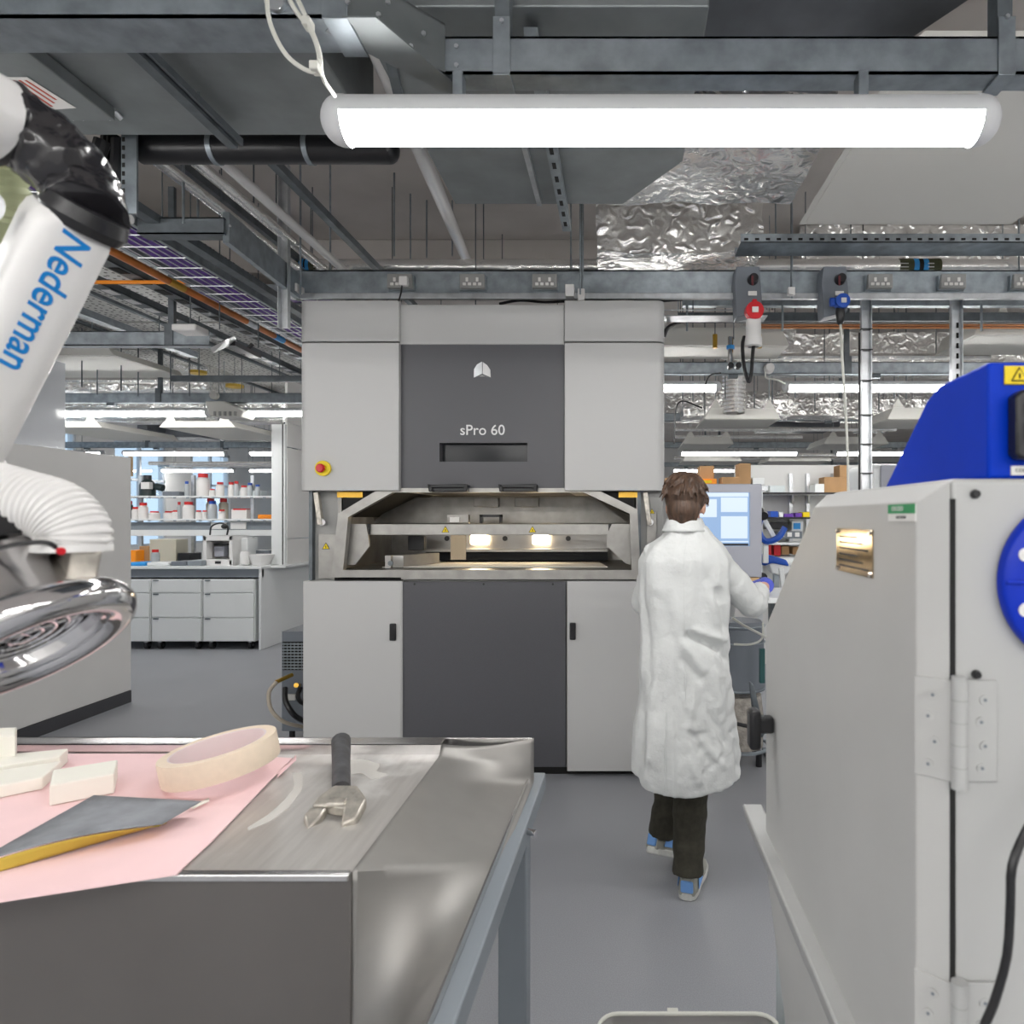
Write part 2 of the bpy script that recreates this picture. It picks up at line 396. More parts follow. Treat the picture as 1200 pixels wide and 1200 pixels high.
row(11.9, [(-11, -9.0), (-8.7, -6.86), (-6.5, -4.7), (-1.6,.2), (1.0, 3.1), (3.7, 5.7)], ['batten light far left over the rear lab', 'batten light over the chemical shelves', 'batten light over the shelves beside the white column', 'distant batten hidden behind the machine', 'distant batten light above the operator screen', 'distant batten light beyond the vertical post'])
row(16.3, [(-11,-9.2), (-8.9, -7.0), (-6.6,-4.9), (1.2, 3.2), (4.2, 6.2)], ['rearmost batten light, left end', 'rearmost batten light near the windows', 'rearmost batten light at the white column', 'rearmost batten above brown boxes', 'rearmost batten light at far right'])
for yy in (-1.2, -3.4):                                  # unseen rows of the same fittings behind the viewer, added to brighten the hall
    for k, x in enumerate((-5.6, -3.4, -1.2, 1.0, 3.2, 5.4)):
        batten('unseen added batten light in the %s row behind the viewer, %s' % ('near' if yy > -2 else 'far', ('leftmost', 'second from left', 'third from left', 'third from right', 'second from right', 'rightmost')[k]), (x-.9)/1*F+CX, (x+.9)/1*F+CX, 0, 1, z=ZB, r=.06).location.y += yy-1
row(3.9, [(-8.2,-6.4), (3.4, 5.2), (5.4,7.2)], ['unseen added batten light left of the tall cabinet', 'unseen added batten light to the right beyond the blast cabinet', 'unseen added batten light far right beyond the blast cabinet'])  # battens out of view at both sides, added for more light
row(1.83, [(-7.4,-5.6), (-5.4,-3.6), (-3.4,-1.75), (1.9, 3.7), (3.9, 5.7)], ['unseen added front row batten light, leftmost', 'unseen added front row batten light past the extraction arm', 'unseen added front row batten light just past the left edge', 'unseen added front row batten light just past the right edge', 'unseen added front row batten light, rightmost'])  # front row carried on outside the view, extra battens for brightness

# ================================================================ CEILING SERVICES
def channel(mb, p0, p1, h=.085, w=.065, t=.006):          # C channel, web facing the camera / left, flanges
    a, b = Vector(p0), Vector(p1); dr = (b-a).normalized(); sd = Vector((-dr.y, dr.x, 0))
    if sd.y < 0: sd = -sd
    mb.prism([a, a+Vector((0,0,h)), a+Vector((0,0,h))+sd*t, a+sd*t], b-a)
    mb.prism([a, a+sd*w, a+sd*w+Vector((0,0,t)), a+Vector((0,0,t))], b-a)
    mb.prism([a+Vector((0,0,h-t)), a+sd*w+Vector((0,0,h-t)), a+sd*w+Vector((0,0,h)), a+Vector((0,0,h))], b-a)
    return mb
def bolts(parent, pts, ax=(0,-1,0), r=.006, m='galvanised_light'):
    for p in pts:
        p = Vector(p); MB().cyl(p, p+Vector(ax)*.006, r, 6).build('bolt', m, parent)
def saddle(parent, x, d, zb, h, w=.03, dep=.085):
    MB().box(x-w/2, x+w/2, d-.006, d-.001, zb-.004, zb+h+.05).box(x-w/2, x+w/2, d-.006, d+dep, zb-.008, zb-.001).build('strap', 'galvanised', parent, bevel=.001)

# front service beam
b = thing('steel_beam', 'galvanised beam directly above the large batten light', 'beam', (.5, 1.85, 2.76))
x0, x1 = XX(520,1.815), 2.6
channel(MB(), (x0,1.815,2.76), (x1,1.815,2.76), .098, .075).build('channel', 'galvanised', b, smooth=False)
for px in (588, 1179): saddle(b, XX(px,1.815), 1.815, 2.76, .098, .045)
bolts(b, [V(535,55,1.814), V(535,77,1.814), V(588,25,1.807), V(1180,20,1.807)])
for px in (588,1179): MB().box(XX(px,1.815)-.02, XX(px,1.815)+.02, 1.82, 1.87, 2.86, 3.24).build('hanger', 'galvanised_dark', b, smooth=False)
b = thing('steel_beam', 'galvanised beam across the top left corner, joining the front beam by a bolted diagonal', 'beam', (-1.2, 1.65, 2.76))
channel(MB(), (-3.2,1.61,2.76), (XX(400,1.61),1.61,2.76), .12, .125).build('channel', 'galvanised', b, smooth=False)
channel(MB(), (XX(398,1.61),1.605,2.758), (XX(522,1.815),1.81,2.758), .13, .075).build('diagonal_channel', 'duct_metal', b, smooth=False)
MB().prism([(XX(400,1.6),1.603,2.757), (XX(440,1.6),1.603,2.757), (XX(535,1.8),1.885,2.757), (XX(505,1.8),1.885,2.757)], (0,0,-.004)).build('gusset_plate', 'duct_metal', b, smooth=False)
bolts(b, [V(408,3,1.60), V(444,18,1.65), V(455,3,1.65), V(482,55,1.74), V(497,40,1.74)])
for px in (393,): saddle(b, XX(px,1.61), 1.61, 2.76, .12, .06, .13)
MB().box(XX(393,1.6)-.02, XX(393,1.6)+.02, 1.64, 1.68, 2.88, 3.215).build('hanger', 'galvanised_dark', b, smooth=False)
MB().cyl(V(325,4,1.61), V(325,4,1.61)+Vector((0,-.015,0)), .025, 20).build('round_plate', 'galvanised_light', b)

# main ducts overhead
def duct(label, x0, x1, y0, y1, z0, z1, m='duct_metal', group=None, flange=(), name='air_duct'):
    t = thing(name, label, 'duct', ((x0+x1)/2, (y0+y1)/2, z0), group)
    MB().box(x0, x1, y0, y1, z0, z1).build('body', m, t, smooth=False, bevel=.006)
    for y in flange: MB().box(x0-.02, x1+.02, y, y+.025, z0-.012, z1+.02).build('flange', 'galvanised', t, smooth=False, bevel=.002)
    return t
d1 = duct('wide grey duct at top left with a bolted access panel', -2.7, XX(408, 2.3), .9, 2.54, 3.0, 3.5)
MB().box(XX(-60,2.1), XX(125,2.33), .9, 2.37, 2.955, 2.999).build('access_panel', 'duct_metal', d1, bevel=.004)
lb = MB().prism([V(8,82,1.95)*1, V(30,80,1.95), V(88,112,2.22), V(60,120,2.22)], (0,0,-.002))
q = [(XX(10,2.15),2.13,2.953), (XX(38,2.15),2.13,2.953), (XX(92,2.3),2.29,2.953), (XX(58,2.3),2.30,2.953)]
lbl = MB().prism(q, (0,0,-.001)).build('label', 'label_white', d1, smooth=False)
for k in range(3):
    a = Vector(q[0]).lerp(Vector(q[1]), .22+.25*k); c = Vector(q[3]).lerp(Vector(q[2]), .22+.25*k)
    MB().prism([a.lerp(c,.08)+Vector((0,0,-.0012)), a.lerp(c,.08)+Vector((.008,0,-.0012)), a.lerp(c,.9-.1*k)+Vector((.008,0,-.0012)), a.lerp(c,.9-.1*k)+Vector((0,0,-.0012))], (0,0,-.0005)).build('print_line', 'text_red', d1, smooth=False)
for px in (68, 80, 112, 124): MB().cyl((XX(px,2.35), 2.39, 2.999), (XX(px,2.35)+.012, 2.41, 2.985), .01, 8).build('wing_nut', 'galvanised_light', d1)
st = tag(MB().box(XX(122,1.9)-.0, XX(122,1.9)+.035, 1.4, 2.50, 2.93, 2.965).box(XX(122,1.9)+.045, XX(122,1.9)+.055, 1.4, 2.50, 2.94, 2.965).build('strut_channel', 'galvanised_dark', smooth=False), 'dark strut channel slung under the wide left duct', 'strut')
d2 = thing('air_duct', 'grey duct with a chamfered far end, behind the bright batten', 'duct', (0,2.6,3.0))
xa, xb = XX(535,3.1)-.005, XX(730,3.1)
MB().prism([(xa,1.9,3.0), (xa,3.10,3.0), (xb,3.10,3.0), (XX(800,2.73),2.73,3.0), (XX(800,2.73),1.9,3.0)], (0,0,.45)).build('body', 'duct_metal', d2, smooth=False, bevel=.005)
MB().box(XX(630,2.9)-.02, XX(630,2.9)+.0, 2.0, 3.05, 2.97, 2.995).build('hanger_strip', 'galvanised_light', d2, smooth=False)
sp = MB().box(XX(655,3.0)-.005, XX(655,3.0)+.035, 1.95, 3.25, 2.94, 2.98)
t = tag(sp.build('strut_channel', 'galvanised', smooth=False), 'slotted strut channel under the chamfered duct', 'strut')
for k in range(10): MB().box(XX(655,3.0)+.007, XX(655,3.0)+.022, 2.2+k*.105, 2.245+k*.105, 2.9385, 2.941).build('slot', 'black_matte', t, smooth=False)
# ducts seen above the front beam
d3 = thing('air_duct', 'dark grey duct crossing diagonally above the front beam', 'duct', (.4,1.9,3.2))
MB().prism([(XX(700,2.1),2.6,3.25), (XX(750,1.8),.6,3.25), (1.4,.6,3.25), (1.75,1.2,3.25), (XX(1000,2.4),2.7,3.25)], (0,0,.5)).build('body', 'duct_dark', d3, smooth=False, bevel=.005)
duct('flat grey duct plate high above the diagonal joint of the beams', XX(400,2.0), XX(570,2.2), .7, 2.7, 3.22, 3.6, 'duct_dark')
# light conduit crossing
tag(MB().cyl((XX(405,1.75),1.70,2.99), (XX(553,5.7),5.69,3.62), .036, 16).build('conduit', 'white_plastic'), 'long off-white conduit running from the front beam to the back, over the machine', 'conduit')
tag(MB().bar((XX(452,1.95),1.9,2.988), (XX(480,2.5),2.45,2.988), .03, .02).build('cable_clip_rail', 'galvanised_dark', smooth=False), 'short dark rail beside the long off-white conduit', 'rail')

# black drain pipe
pp = thing('drain_pipe', 'black drain pipe hung behind the wide left duct', 'pipe', (-1.3, 2.8, 3.0))
zc = ZZ(174,2.8)
MB().cyl((XX(165,2.8),2.8,zc), (XX(455,2.8),2.8,zc), .06, 20).build('pipe', 'black_plastic', pp)
MB().ell((XX(455,2.8),2.8,zc), (.045,.06,.06)).build('end_cap', 'black_plastic', pp)
for px in (360, 250): MB().cyl((XX(px,2.8),2.8,zc), (XX(px,2.8)+.02,2.8,zc), .064, 20).build('bracket', 'galvanised', pp)
cb = MB().tube(bez([V(120,165,2.75), V(114,190,2.75), V(125,215,2.75), V(138,200,2.75), V(140,165,2.75)], 20), .03, 10)
cb.tube(bez([V(128,160,2.8), V(126,185,2.8), V(131,205,2.8), V(133,160,2.8)], 16), .03, 10)
tag(cb.build('cable_coil', 'black_plastic'), 'coil of thick black cable beside the slotted post', 'cable')
t = tag(MB().box(XX(142,2.7), XX(148,2.7), 2.7, 2.75, ZZ(250,2.7), CZ).box(XX(148,2.7), XX(160,2.7), 2.70, 2.71, ZZ(250,2.7), CZ).build('slotted_post', 'galvanised', smooth=False), 'slotted hanging post next to the black cable coil', 'post')
for k in range(9): MB().box(XX(143.5,2.7), XX(146.5,2.7), 2.697, 2.699, ZZ(246-k*10,2.7), ZZ(241-k*10,2.7)).build('slot', 'black_matte', t, smooth=False)
MB().cyl(V(144,257,2.7), V(154,257,2.7)+Vector((0,0,0)), .018, 10).build('white_cap', 'white_plastic', t)

# main socket beam over the machine, with the return leg on the left
sb = thing('steel_beam', 'long socket-carrying beam above the grey machine', 'beam', (1, 4.25, 2.95))
channel(MB(), (XX(347,4.25),4.2,2.95), (4.0,4.2,2.95), .15, .1, .008).build('channel', 'galvanised', sb, smooth=False)
MB().box(XX(347,4.25), 4.0, 4.17, 4.2, 2.915, 2.95).build('lower_trunking', 'galvanised_light', sb, smooth=False, bevel=.003)
channel(MB(), (-2.34,3.3,2.95), (XX(262,3.3),3.3,2.95), .08, .08).build('left_channel', 'galvanised_dark', sb, smooth=False)
MB().bar((XX(262,3.3),3.32,2.99), (XX(352,4.22),4.22,2.99), .03, .15).build('diagonal_channel', 'galvanised', sb, smooth=False)
bolts(sb, [V(262,252,3.28)+Vector((0,-.02,0)), V(270,265,3.3), V(345,330,4.19), V(345,344,4.19)])
MB().box(XX(665,4.3), XX(675,4.3), 4.12, 4.2, ZZ(352,4.2), ZZ(338,4.2)).build('bracket', 'white_plastic', sb, bevel=.003)
MB().box(XX(345,4.2)+.0, XX(357,4.2), 4.1, 4.2, ZZ(347,4.2), ZZ(338,4.2)).build('bracket', 'white_plastic', sb, bevel=.003)
# sockets
def socket(px, label, plug=False):
    d = 4.14; t = thing('socket_outlet', label, 'socket', (XX(px,d), d, ZZ(338,d)), 'double sockets on the long beam')
    w = 14.5
    MB().prism([V(px-w,321,d+.02), V(px+w,321,d+.02), V(px+w,337,d-.01), V(px-w,337,d-.01)], (0,.04,0)).build('body', 'panel_grey_edge', t, smooth=False, bevel=.003)
    MB().box(XX(px-w-1,d), XX(px+w+1,d), d+.03, 4.2, ZZ(338,d), ZZ(320,d)).build('back_box', 'galvanised', t, smooth=False, bevel=.002)
    for s_ in (-6, 6):
        MB().pbox(px+s_-1.5, px+s_+1.5, 325, 329.5, d-.004, d).build('pin_hole', 'label_white', t, smooth=False)
        for q in (-3, 3): MB().pbox(px+s_+q-1.8, px+s_+q+1.8, 331, 334, d-.011, d-.004).build('pin_hole', 'label_white', t, smooth=False)
    if plug:
        MB().pbox(px-1, px+9, 323, 334, d-.045, d-.01).build('plug', 'white_plastic', t, bevel=.006)
    return t
for i, (px, lb) in enumerate([(468,'double socket with a white plug, left of all on the beam'), (553,'double socket on the beam above the lettering of the machine'), (638,'double socket on the beam above the right half of the dark panel'), (1032,'double socket on the beam right of the blue plug'), (1118,'double socket on the beam over the slotted post'), (1203,'double socket on the beam cut by the right edge')]):
    socket(px, lb, i == 0)
tag(MB().tube(bez([V(471,335,4.08), V(470,343,4.07), V(468,350,4.06), V(467,356,4.2)], 9), .005, 6).build('power_cable', 'black_plastic'), 'black cable from white plug down behind machine top', 'cable')
# industrial isolators
def isolator(px, colr, label, cx):
    d = 4.06; t = thing('isolator_switch', label, 'switch', (XX(px,d), d, ZZ(370,d)))
    MB().prism([V(px-14,312,d+.02), V(px+13,312,d+.02), V(px+16,350,d-.02), V(px+14,365,d), V(px-14,372,d+.06), V(px-16,330,d+.02)], (0,.12,0)).build('body', 'bin_grey', t, bevel=.006)
    k = MB().cyl(V(px+5,328,d-.0), V(px+5,328,d)+Vector((0,-.045,0)), .033, 16, .026).build('knob', 'black_plastic', t)
    MB().pbox(px+3.8, px+6.2, 323, 334, d-.055, d-.045).build('pointer', 'red_dark', k, smooth=False)
    MB().pbox(px, px+10, 341, 346, d-.022, d-.016).build('label', 'label_white', t, smooth=False)
    c = V(cx, 366 if colr == 'red' else 355, d-.03)
    if colr == 'red':
        MB().cyl(c, c+Vector((0,-.05,0)), .055, 20, .052).build('socket_lid', 'red', t)
        MB().box(c.x-.018, c.x+.018, c.y-.06, c.y-.05, c.z-.016, c.z+.016).build('lid_label', 'label_white', t, smooth=False)
        MB().box(c.x-.012,c.x+.012,c.y-.04,c.y,c.z+.05,c.z+.065).build('hinge', 'red', t)
        MB().lathe([(0.03,0),(.045,-.02),(.045,-.10),(.05,-.13),(.05,-.17),(.03,-.175)], c+Vector((.0,.0,-.03))).build('plug_body', 'white_plastic', t)
    else:
        MB().cyl(c, c+Vector((0,-.05,0)), .045, 18, .042).build('socket_lid', 'blue', t)
        MB().box(c.x-.012, c.x+.018, c.y-.056, c.y-.05, c.z-.014, c.z+.014).build('lid_label', 'label_white', t, smooth=False)
        MB().box(c.x-.07,c.x-.03,c.y-.03,c.y,c.z-.025,c.z+.025).build('latch', 'blue', t, bevel=.008)
        MB().lathe([(0.025,0),(.028,-.03),(.02,-.09),(.012,-.1)], c+Vector((-.005,-.01,-.03))).build('plug_body', 'black_plastic', t)
    return c
c1 = isolator(877, 'red', 'grey isolator with round red socket and white plug', 883)
c2 = isolator(979, 'blue', 'grey isolator with round blue plug', 985)
tag(MB().tube(bez([c1+Vector((0,0,-.2)), V(882,415,4.0), V(880,440,3.98), V(877,447,3.98), V(872,430,4.0), V(870,405,4.05), V(872,395,4.1)], 28), .011, 8).build('power_cable', 'black_plastic'), 'thick black cable looping under the red socket', 'cable')
tag(MB().tube(bez([c2+Vector((0,0,-.12)), V(987,420,4.0), V(992,500,4.02), V(994,570,4.04), V(995,700,4.05)], 28), .008, 8).build('power_cable', 'cable_white'), 'thin white cable hanging straight down from the blue plug', 'cable')

# foil-lagged pipe with bands
fp = thing('lagged_pipe', 'silver foil-lagged pipe running above the socket beam', 'pipe', (1.5, 4.6, 3.2))
zc = ZZ(313,4.6)
MB().cyl((XX(335,4.6),4.6,zc), (4.4,4.6,zc), .052, 24).build('lagging', 'foil_pipe', fp)
for a, b, c in ((345,354,'olive'),(354,359,'light_blue'),(359,361,'black_matte'),(361,365,'light_blue'),(365,373,'olive'),
                (1052,1068,'olive'),(1068,1074,'light_blue'),(1074,1079,'black_matte'),(1079,1085,'light_blue'),(1085,1100,'olive')):
    MB().cyl((XX(a,4.6),4.6,zc), (XX(b,4.6),4.6,zc), .0545, 24).build('band', c, fp)
for a in (1088, 367):
    for k in range(3): MB().pbox(a, a+7 if a > 500 else a+4, 308+k*4, 309+k*4, 4.542, 4.546).build('arrow_print', 'label_white', fp, smooth=False)
for a in (1055,):
    for k in range(3): MB().pbox(a, a+10, 308+k*4, 309+k*4, 4.542, 4.546).build('arrow_print', 'label_white', fp, smooth=False)

# foil-lagged ducts
def crumpled(label, x0, x1, y0, y1, z0, z1, amp=.022, m='foil', seed=0, cell=.035):
    mb = MB(); cx, cy, cz = (x0+x1)/2, (y0+y1)/2, (z0+z1)/2
    def face(o, u, v, nu, nv): mb.grid(lambda a, b: o+u*a+v*b, nu, nv)
    X, Y, Z = Vector((x1-x0,0,0)), Vector((0,y1-y0,0)), Vector((0,0,z1-z0)); o = Vector((x0,y0,z0))
    nx, ny, nz = [max(3, min(70, int(l/cell))) for l in (x1-x0, y1-y0, z1-z0)]
    face(o,X,Y,nx,ny); face(o+Z,X,Y,nx,ny); face(o,X,Z,nx,nz); face(o+Y,X,Z,nx,nz); face(o,Y,Z,ny,nz); face(o+X,Y,Z,ny,nz)
    vs = []
    for v in mb.v:
        v = Vector(v); n = (v-Vector((cx,cy,cz)))
        q = noise.noise_vector(v*3.5+Vector((seed,0,0)))*amp + noise.noise_vector(v*9+Vector((seed,5,0)))*amp*.6
        vs.append(v+q)
    mb.v = vs
    o_ = mb.build('foil_duct', m, smooth=True, ang=40); tag(o_, label, 'duct'); return o_
crumpled('crumpled foil-wrapped duct between the chamfered duct and the white panel', XX(693,3.75), XX(925,3.75), 2.9, 3.75, 3.30, 3.62, seed=1)
crumpled('foil-wrapped duct section just above the lagged pipe, right of centre', XX(699,4.15), XX(892,4.15), 4.12, 4.50, 3.18, 3.5, seed=3)
crumpled('foil-wrapped duct behind the perforated tray', XX(940,5.3), 4.6, 5.3, 5.65, 3.35, 3.85, seed=4)
crumpled('long foil-wrapped duct beyond the posts on the right', XX(918,6.6), 6.5, 6.6, 7.3, ZZ(426,6.6), ZZ(390,6.6), seed=5)
crumpled('foil-wrapped duct behind the socketed cable loop', XX(860,6.9), XX(915,6.9), 6.35, 7.0, 3.12, 3.5, seed=6)
crumpled('foil-wrapped duct high above the tall cabinet', -7.6, -4.8, 7.9, 8.5, 3.05, 3.55, seed=7)
crumpled('foil duct crossing far back in the left lab', -10, -4.0, 9.3, 9.9, 2.95, 3.25, seed=8)
crumpled('foil duct over the shelving far right', XX(800,8.6), XX(1150,8.6), 8.6, 9.2, ZZ(487,8.6), ZZ(468,8.6), seed=9)
crumpled('foil duct far back on the right side', XX(780,10.4), 8.0, 10.4, 11, 3.1, 3.5, seed=10, cell=.12)
fx = MB(); n = 22
for k in range(n+1): pass
prof = []
for k in range(27): prof.append((.115+(.006 if k % 2 else -.004), k*.02))
tag(fx.lathe(prof, (XX(860,7.0), 7.0, ZZ(482,7.0)-.02), (0,0,1), 20).build('flexible_duct', 'foil_pipe'), 'vertical ribbed silver duct dropping behind the cable loop', 'duct')

# white radiant panels
def radiant(label, x0, x1, y0, y1, z, h=.06, lip=.03, name='ceiling_panel', tabs=True):
    t = thing(name, label, 'panel', ((x0+x1)/2, (y0+y1)/2, z), 'white radiant ceiling panels')
    MB().prism([(x0,y0,z),(x0+lip*2,y0,z+h),(x1-lip*2,y0,z+h),(x1,y0,z)], (0,y1-y0,0)).build('pan', 'radiant_white', t, smooth=False, bevel=.004)
    MB().box(x0+.03, x1-.03, y0+.03, y1-.03, z-.003, z).build('face', 'radiant_white', t, smooth=False)
    if tabs:
        for x in (x0+.15*(x1-x0), x1-.15*(x1-x0)):
            MB().prism([(x-.06,y0,z+h),(x+.06,y0,z+h),(x,y0,z+h+.1)], (0,.01,0)).build('hanger_tab', 'radiant_white', t, smooth=False)
            MB().cyl((x,y0+.005,z+h+.08),(x,y0+.005,CZ),.004,5).build('hanger_rod','galvanised',t)
    return t
radiant('large white panel close overhead at upper right', .92, 2.03, 2.2, 3.55, 3.1, .05, tabs=False)
radiant('white panel seen over the loop of black cable', XX(812,5.6)-.3, XX(925,5.25), 5.25, 5.7, 2.9, .14)
radiant('white panel beyond the slotted post at right', XX(1130,5.4), 4.2, 5.25, 5.9, 2.98, .14)
radiant('white panel below the ribbed silver duct', XX(825,7.1), XX(915,7.1), 7.1, 7.9, 2.6, .11)
radiant('white panel behind the blue hood, half hidden', XX(1040,7.1), XX(1125,7.1), 7.1, 7.9, 2.6, .12)
radiant('white panel low in the distance above the operator', XX(800,9.5), XX(860,9.5), 9.5, 10.4, 2.6, .1)
radiant('white panel in the distance left of the cable-tied post', XX(965,9.5), XX(1042,9.5), 9.5, 10.4, 2.6, .1)
radiant('white panel in the left aisle under the first lights', -5.25, -4.38, 7.75, 9.1, 2.60, .07)
radiant('white panel beside the tall cabinet, left aisle', -6.75, -5.9, 7.75, 9.1, 2.60, .07)
radiant('white panel high between beams in the left aisle', -6.0, -4.6, 6.2, 7.2, 3.05, .07)
radiant('small white panel over the far shelf, right side', XX(900,13), XX(975,13), 13, 14, 2.65, .1)
radiant('small white panel far off beyond the monitor', XX(800,13), XX(870,13), 13, 14, 2.65, .1)

# perforated ceiling field, left side
pf = thing('perforated_ceiling', 'perforated white ceiling tiles seen left of the machine, between the beams', 'ceiling panel', (-4, 7, 3.35))
for ix in range(4):
    for iy in range(7):
        xa = -5.6+ix*.72; ya = 4.2+iy*1.0
        if ix == 0 and iy > 4: continue
        MB().box(xa+.02, xa+.70, ya+.02, ya+.98, 3.35, 3.38).build('tile', 'perforated', pf, smooth=False)
for ix in range(5): MB().box(-5.62+ix*.72, -5.58+ix*.72, 4.2, 11.2, 3.325, 3.35).build('runner', 'galvanised_dark', pf, smooth=False)

# cross beams over each light row
def beamrow(d, x0, x1, label, z=2.78, h=.1, sad=()):
    t = thing('steel_beam', label, 'beam', ((x0+x1)/2, d, z))
    channel(MB(), (x0,d,z), (x1,d,z), h, .08).build('channel', 'galvanised', t, smooth=False)
    for x in sad:
        MB().box(x-.03,x+.03,d-.006,d-.001,z,z+h+.05).build('strap','galvanised_dark',t,smooth=False)
        MB().box(x-.02,x+.02,d+.02,d+.05,z+h,CZ).build('hanger','galvanised_dark',t,smooth=False)
    for k in range(int((x1-x0)/1.2)): MB().box(x0+.5+k*1.2, x0+.58+k*1.2, d+.01, d+.06, z-.03, z).build('clip','galvanised_dark',t,smooth=False)
beamrow(4.77, -5.15, XX(245,4.77), 'cross beam at the left, nearest of those below the perforated tiles', sad=(XX(198,4.77),))
beamrow(7.15, -9.5, -2.4, 'cross beam over the first left aisle lights', sad=(-4.85,-7.6))
beamrow(5.72, -.8, 6.0, 'cross beam above the batten behind the cable-tied post', sad=(1.9, 4.5))
beamrow(11.8, -11, -2.0, 'cross beam over the chemical shelves', sad=(-8.2,-6.9,-5.2))
beamrow(11.8, -.6, 8.8, 'distant cross beam right of the machine', sad=(1.7,4.2))
beamrow(9.0, -.2, 8.8, 'middle distance cross beam right of the machine', z=2.85, sad=(2.9,5))
beamrow(16.2, -11, 8.8, 'rearmost cross beam of the hall', sad=(-8,-5,2,5))
# second rail under the socket beam, right part
rl = thing('support_rail', 'dark galvanised rail below the socket beam on the right', 'rail', (2, 4.6, 2.9))
MB().box(XX(800,4.7), 4.6, 4.7, 4.76, ZZ(358,4.7), ZZ(346,4.7)).build('rail', 'galvanised', rl, smooth=False, bevel=.003)
MB().box(XX(795,5.0), 4.9, 5.0, 5.06, ZZ(376,5.0), ZZ(366,5.0)).build('rail', 'galvanised_dark', rl, smooth=False, bevel=.003)
for px in (805, 917, 1150): MB().cyl(V(px,355,4.69), V(px,388,4.69), .008, 6).build('drop_rod', 'galvanised', rl)
for k, (yy, m) in enumerate(((378,'white_plastic'),(381,'copper'),(384,'copper'))):
    tag(MB().cyl((XX(890,5.1),5.1,ZZ(yy,5.1)), (4.9,5.1,ZZ(yy,5.1)), .009, 8).build('copper_pipe' if m == 'copper' else 'white_pipe', m), ['white pipe, uppermost of three thin pipes right of the red socket','copper pipe in the middle of the three thin pipes','lowest of the three thin pipes, copper'][k], 'pipe')
# perforated cable tray, right
pt = thing('cable_tray', 'perforated cable tray running right below the large white panel', 'cable tray', (2.5, 3.9, 3.2))
zt = ZZ(284,3.9)
MB().box(XX(868,3.9), 4.0, 3.9, 3.905, zt, zt+.05).build('side_rail', 'galvanised', pt, smooth=False)
MB().box(XX(868,3.9), 4.0, 4.1, 4.105, zt, zt+.05).build('side_rail', 'galvanised', pt, smooth=False)
MB().box(XX(868,3.9), 4.0, 3.9, 4.1, zt, zt+.004).build('base', 'galvanised', pt, smooth=False)
for k in range(46): MB().box(XX(872,3.9)+k*.062, XX(872,3.9)+k*.062+.024, 3.897, 3.9, zt+.012, zt+.024).build('slot', 'black_matte', pt, smooth=False)
# posts
def post(px0, px1, y0, y1, d, label, ties=()):
    t = thing('channel_post', label, 'post', (XX((px0+px1)/2,d), d, ZZ(y1,d)))
    a, b = XX(px0,d), XX(px1,d)
    MB().box(a,b,d,d+.005,ZZ(y1,d),ZZ(y0,d)).box(a,a+.005,d-.03,d,ZZ(y1,d),ZZ(y0,d)).box(b-.005,b,d-.03,d,ZZ(y1,d),ZZ(y0,d)).build('channel', 'galvanised_light', t, smooth=False)
    for y in ties: MB().box(a-.004,b+.004,d-.034,d+.01,ZZ(y,d)-.004,ZZ(y,d)+.004).build('cable_tie','black_plastic',t,smooth=False)
    return t
p = post(1008,1020,344,900,4.5,'galvanised post held with black cable ties', (387,411,447,487,521,555))
MB().cyl(V(1007,390,4.46), V(1007,900,4.46), .007, 6).build('cable','black_plastic',p)
p = post(1113,1126,344,900,4.5,'galvanised slotted post rising behind the blue hood')
for k in range(10): MB().pbox(1121,1123.5,378+k*12,384+k*12,4.494,4.498).build('slot','black_matte',p,smooth=False)
p = post(328,340,195,385,4.0,'short galvanised post hanging left of the socket beam corner')
# threaded rods
rods = [(352,185,345,4.1),(387,185,325,4.5),(462,185,300,4.6),(481,185,310,4.9),(500,220,302,5.0),(530,235,300,5.0),(669,240,320,4.5),(680,240,345,4.12),(683,240,345,4.2),(928,240,350,4.12),(909,240,318,4.6),(1194,240,318,4.5),(232,200,262,3.6),(215,230,262,3.3)]
ORD = ['first','second','third','fourth','fifth','sixth','seventh','eighth','ninth','tenth','eleventh','twelfth','thirteenth','fourteenth']
rods.sort()
for i, (px, y0, y1, d) in enumerate(rods):
    o = MB().cyl(V(px,y1,d), (XX(px,d), d, CZ), .006, 6).build('hanger_rod', 'galvanised')
    tag(o, ORD[i]+' from the left of the threaded hanger rods above the socket beam', 'rod', 'threaded hanger rods')
for px, d in ((928,4.1),(681,4.15)):
    tag(MB().pbox(px-4,px+4,336 if px>700 else 338,345 if px>700 else 352,d-.02,d+.02).build('rod_clamp','white_plastic',bevel=.003), 'small white clamp at rod foot ' + ('right of the red socket' if px>700 else 'above the right machine panel'), 'clamp')
for k, px in enumerate([800,812,826,850,884,905,932,955,972,1030,1048,1062]):
    d = random.uniform(6.6,8.5)
    tag(MB().cyl((XX(px,d),d,2.75),(XX(px,d),d,CZ),.006,5).build('hanger_rod','galvanised_dark'), ORD[k]+' from the left of the thin distant rods right of the machine', 'rod', 'distant hanger rods right')
for k, (px, d) in enumerate([(96,6.4),(114,6.8),(142,6.6),(162,6.9),(200,6.5),(222,6.9),(240,8.8),(256,9.4)]):
    tag(MB().cyl((XX(px,d),d,2.8),(XX(px,d),d,CZ),.006,5).build('hanger_rod','galvanised_dark'), ORD[k]+' from the left of the thin rods hanging in the left aisle', 'rod', 'hanger rods left aisle')
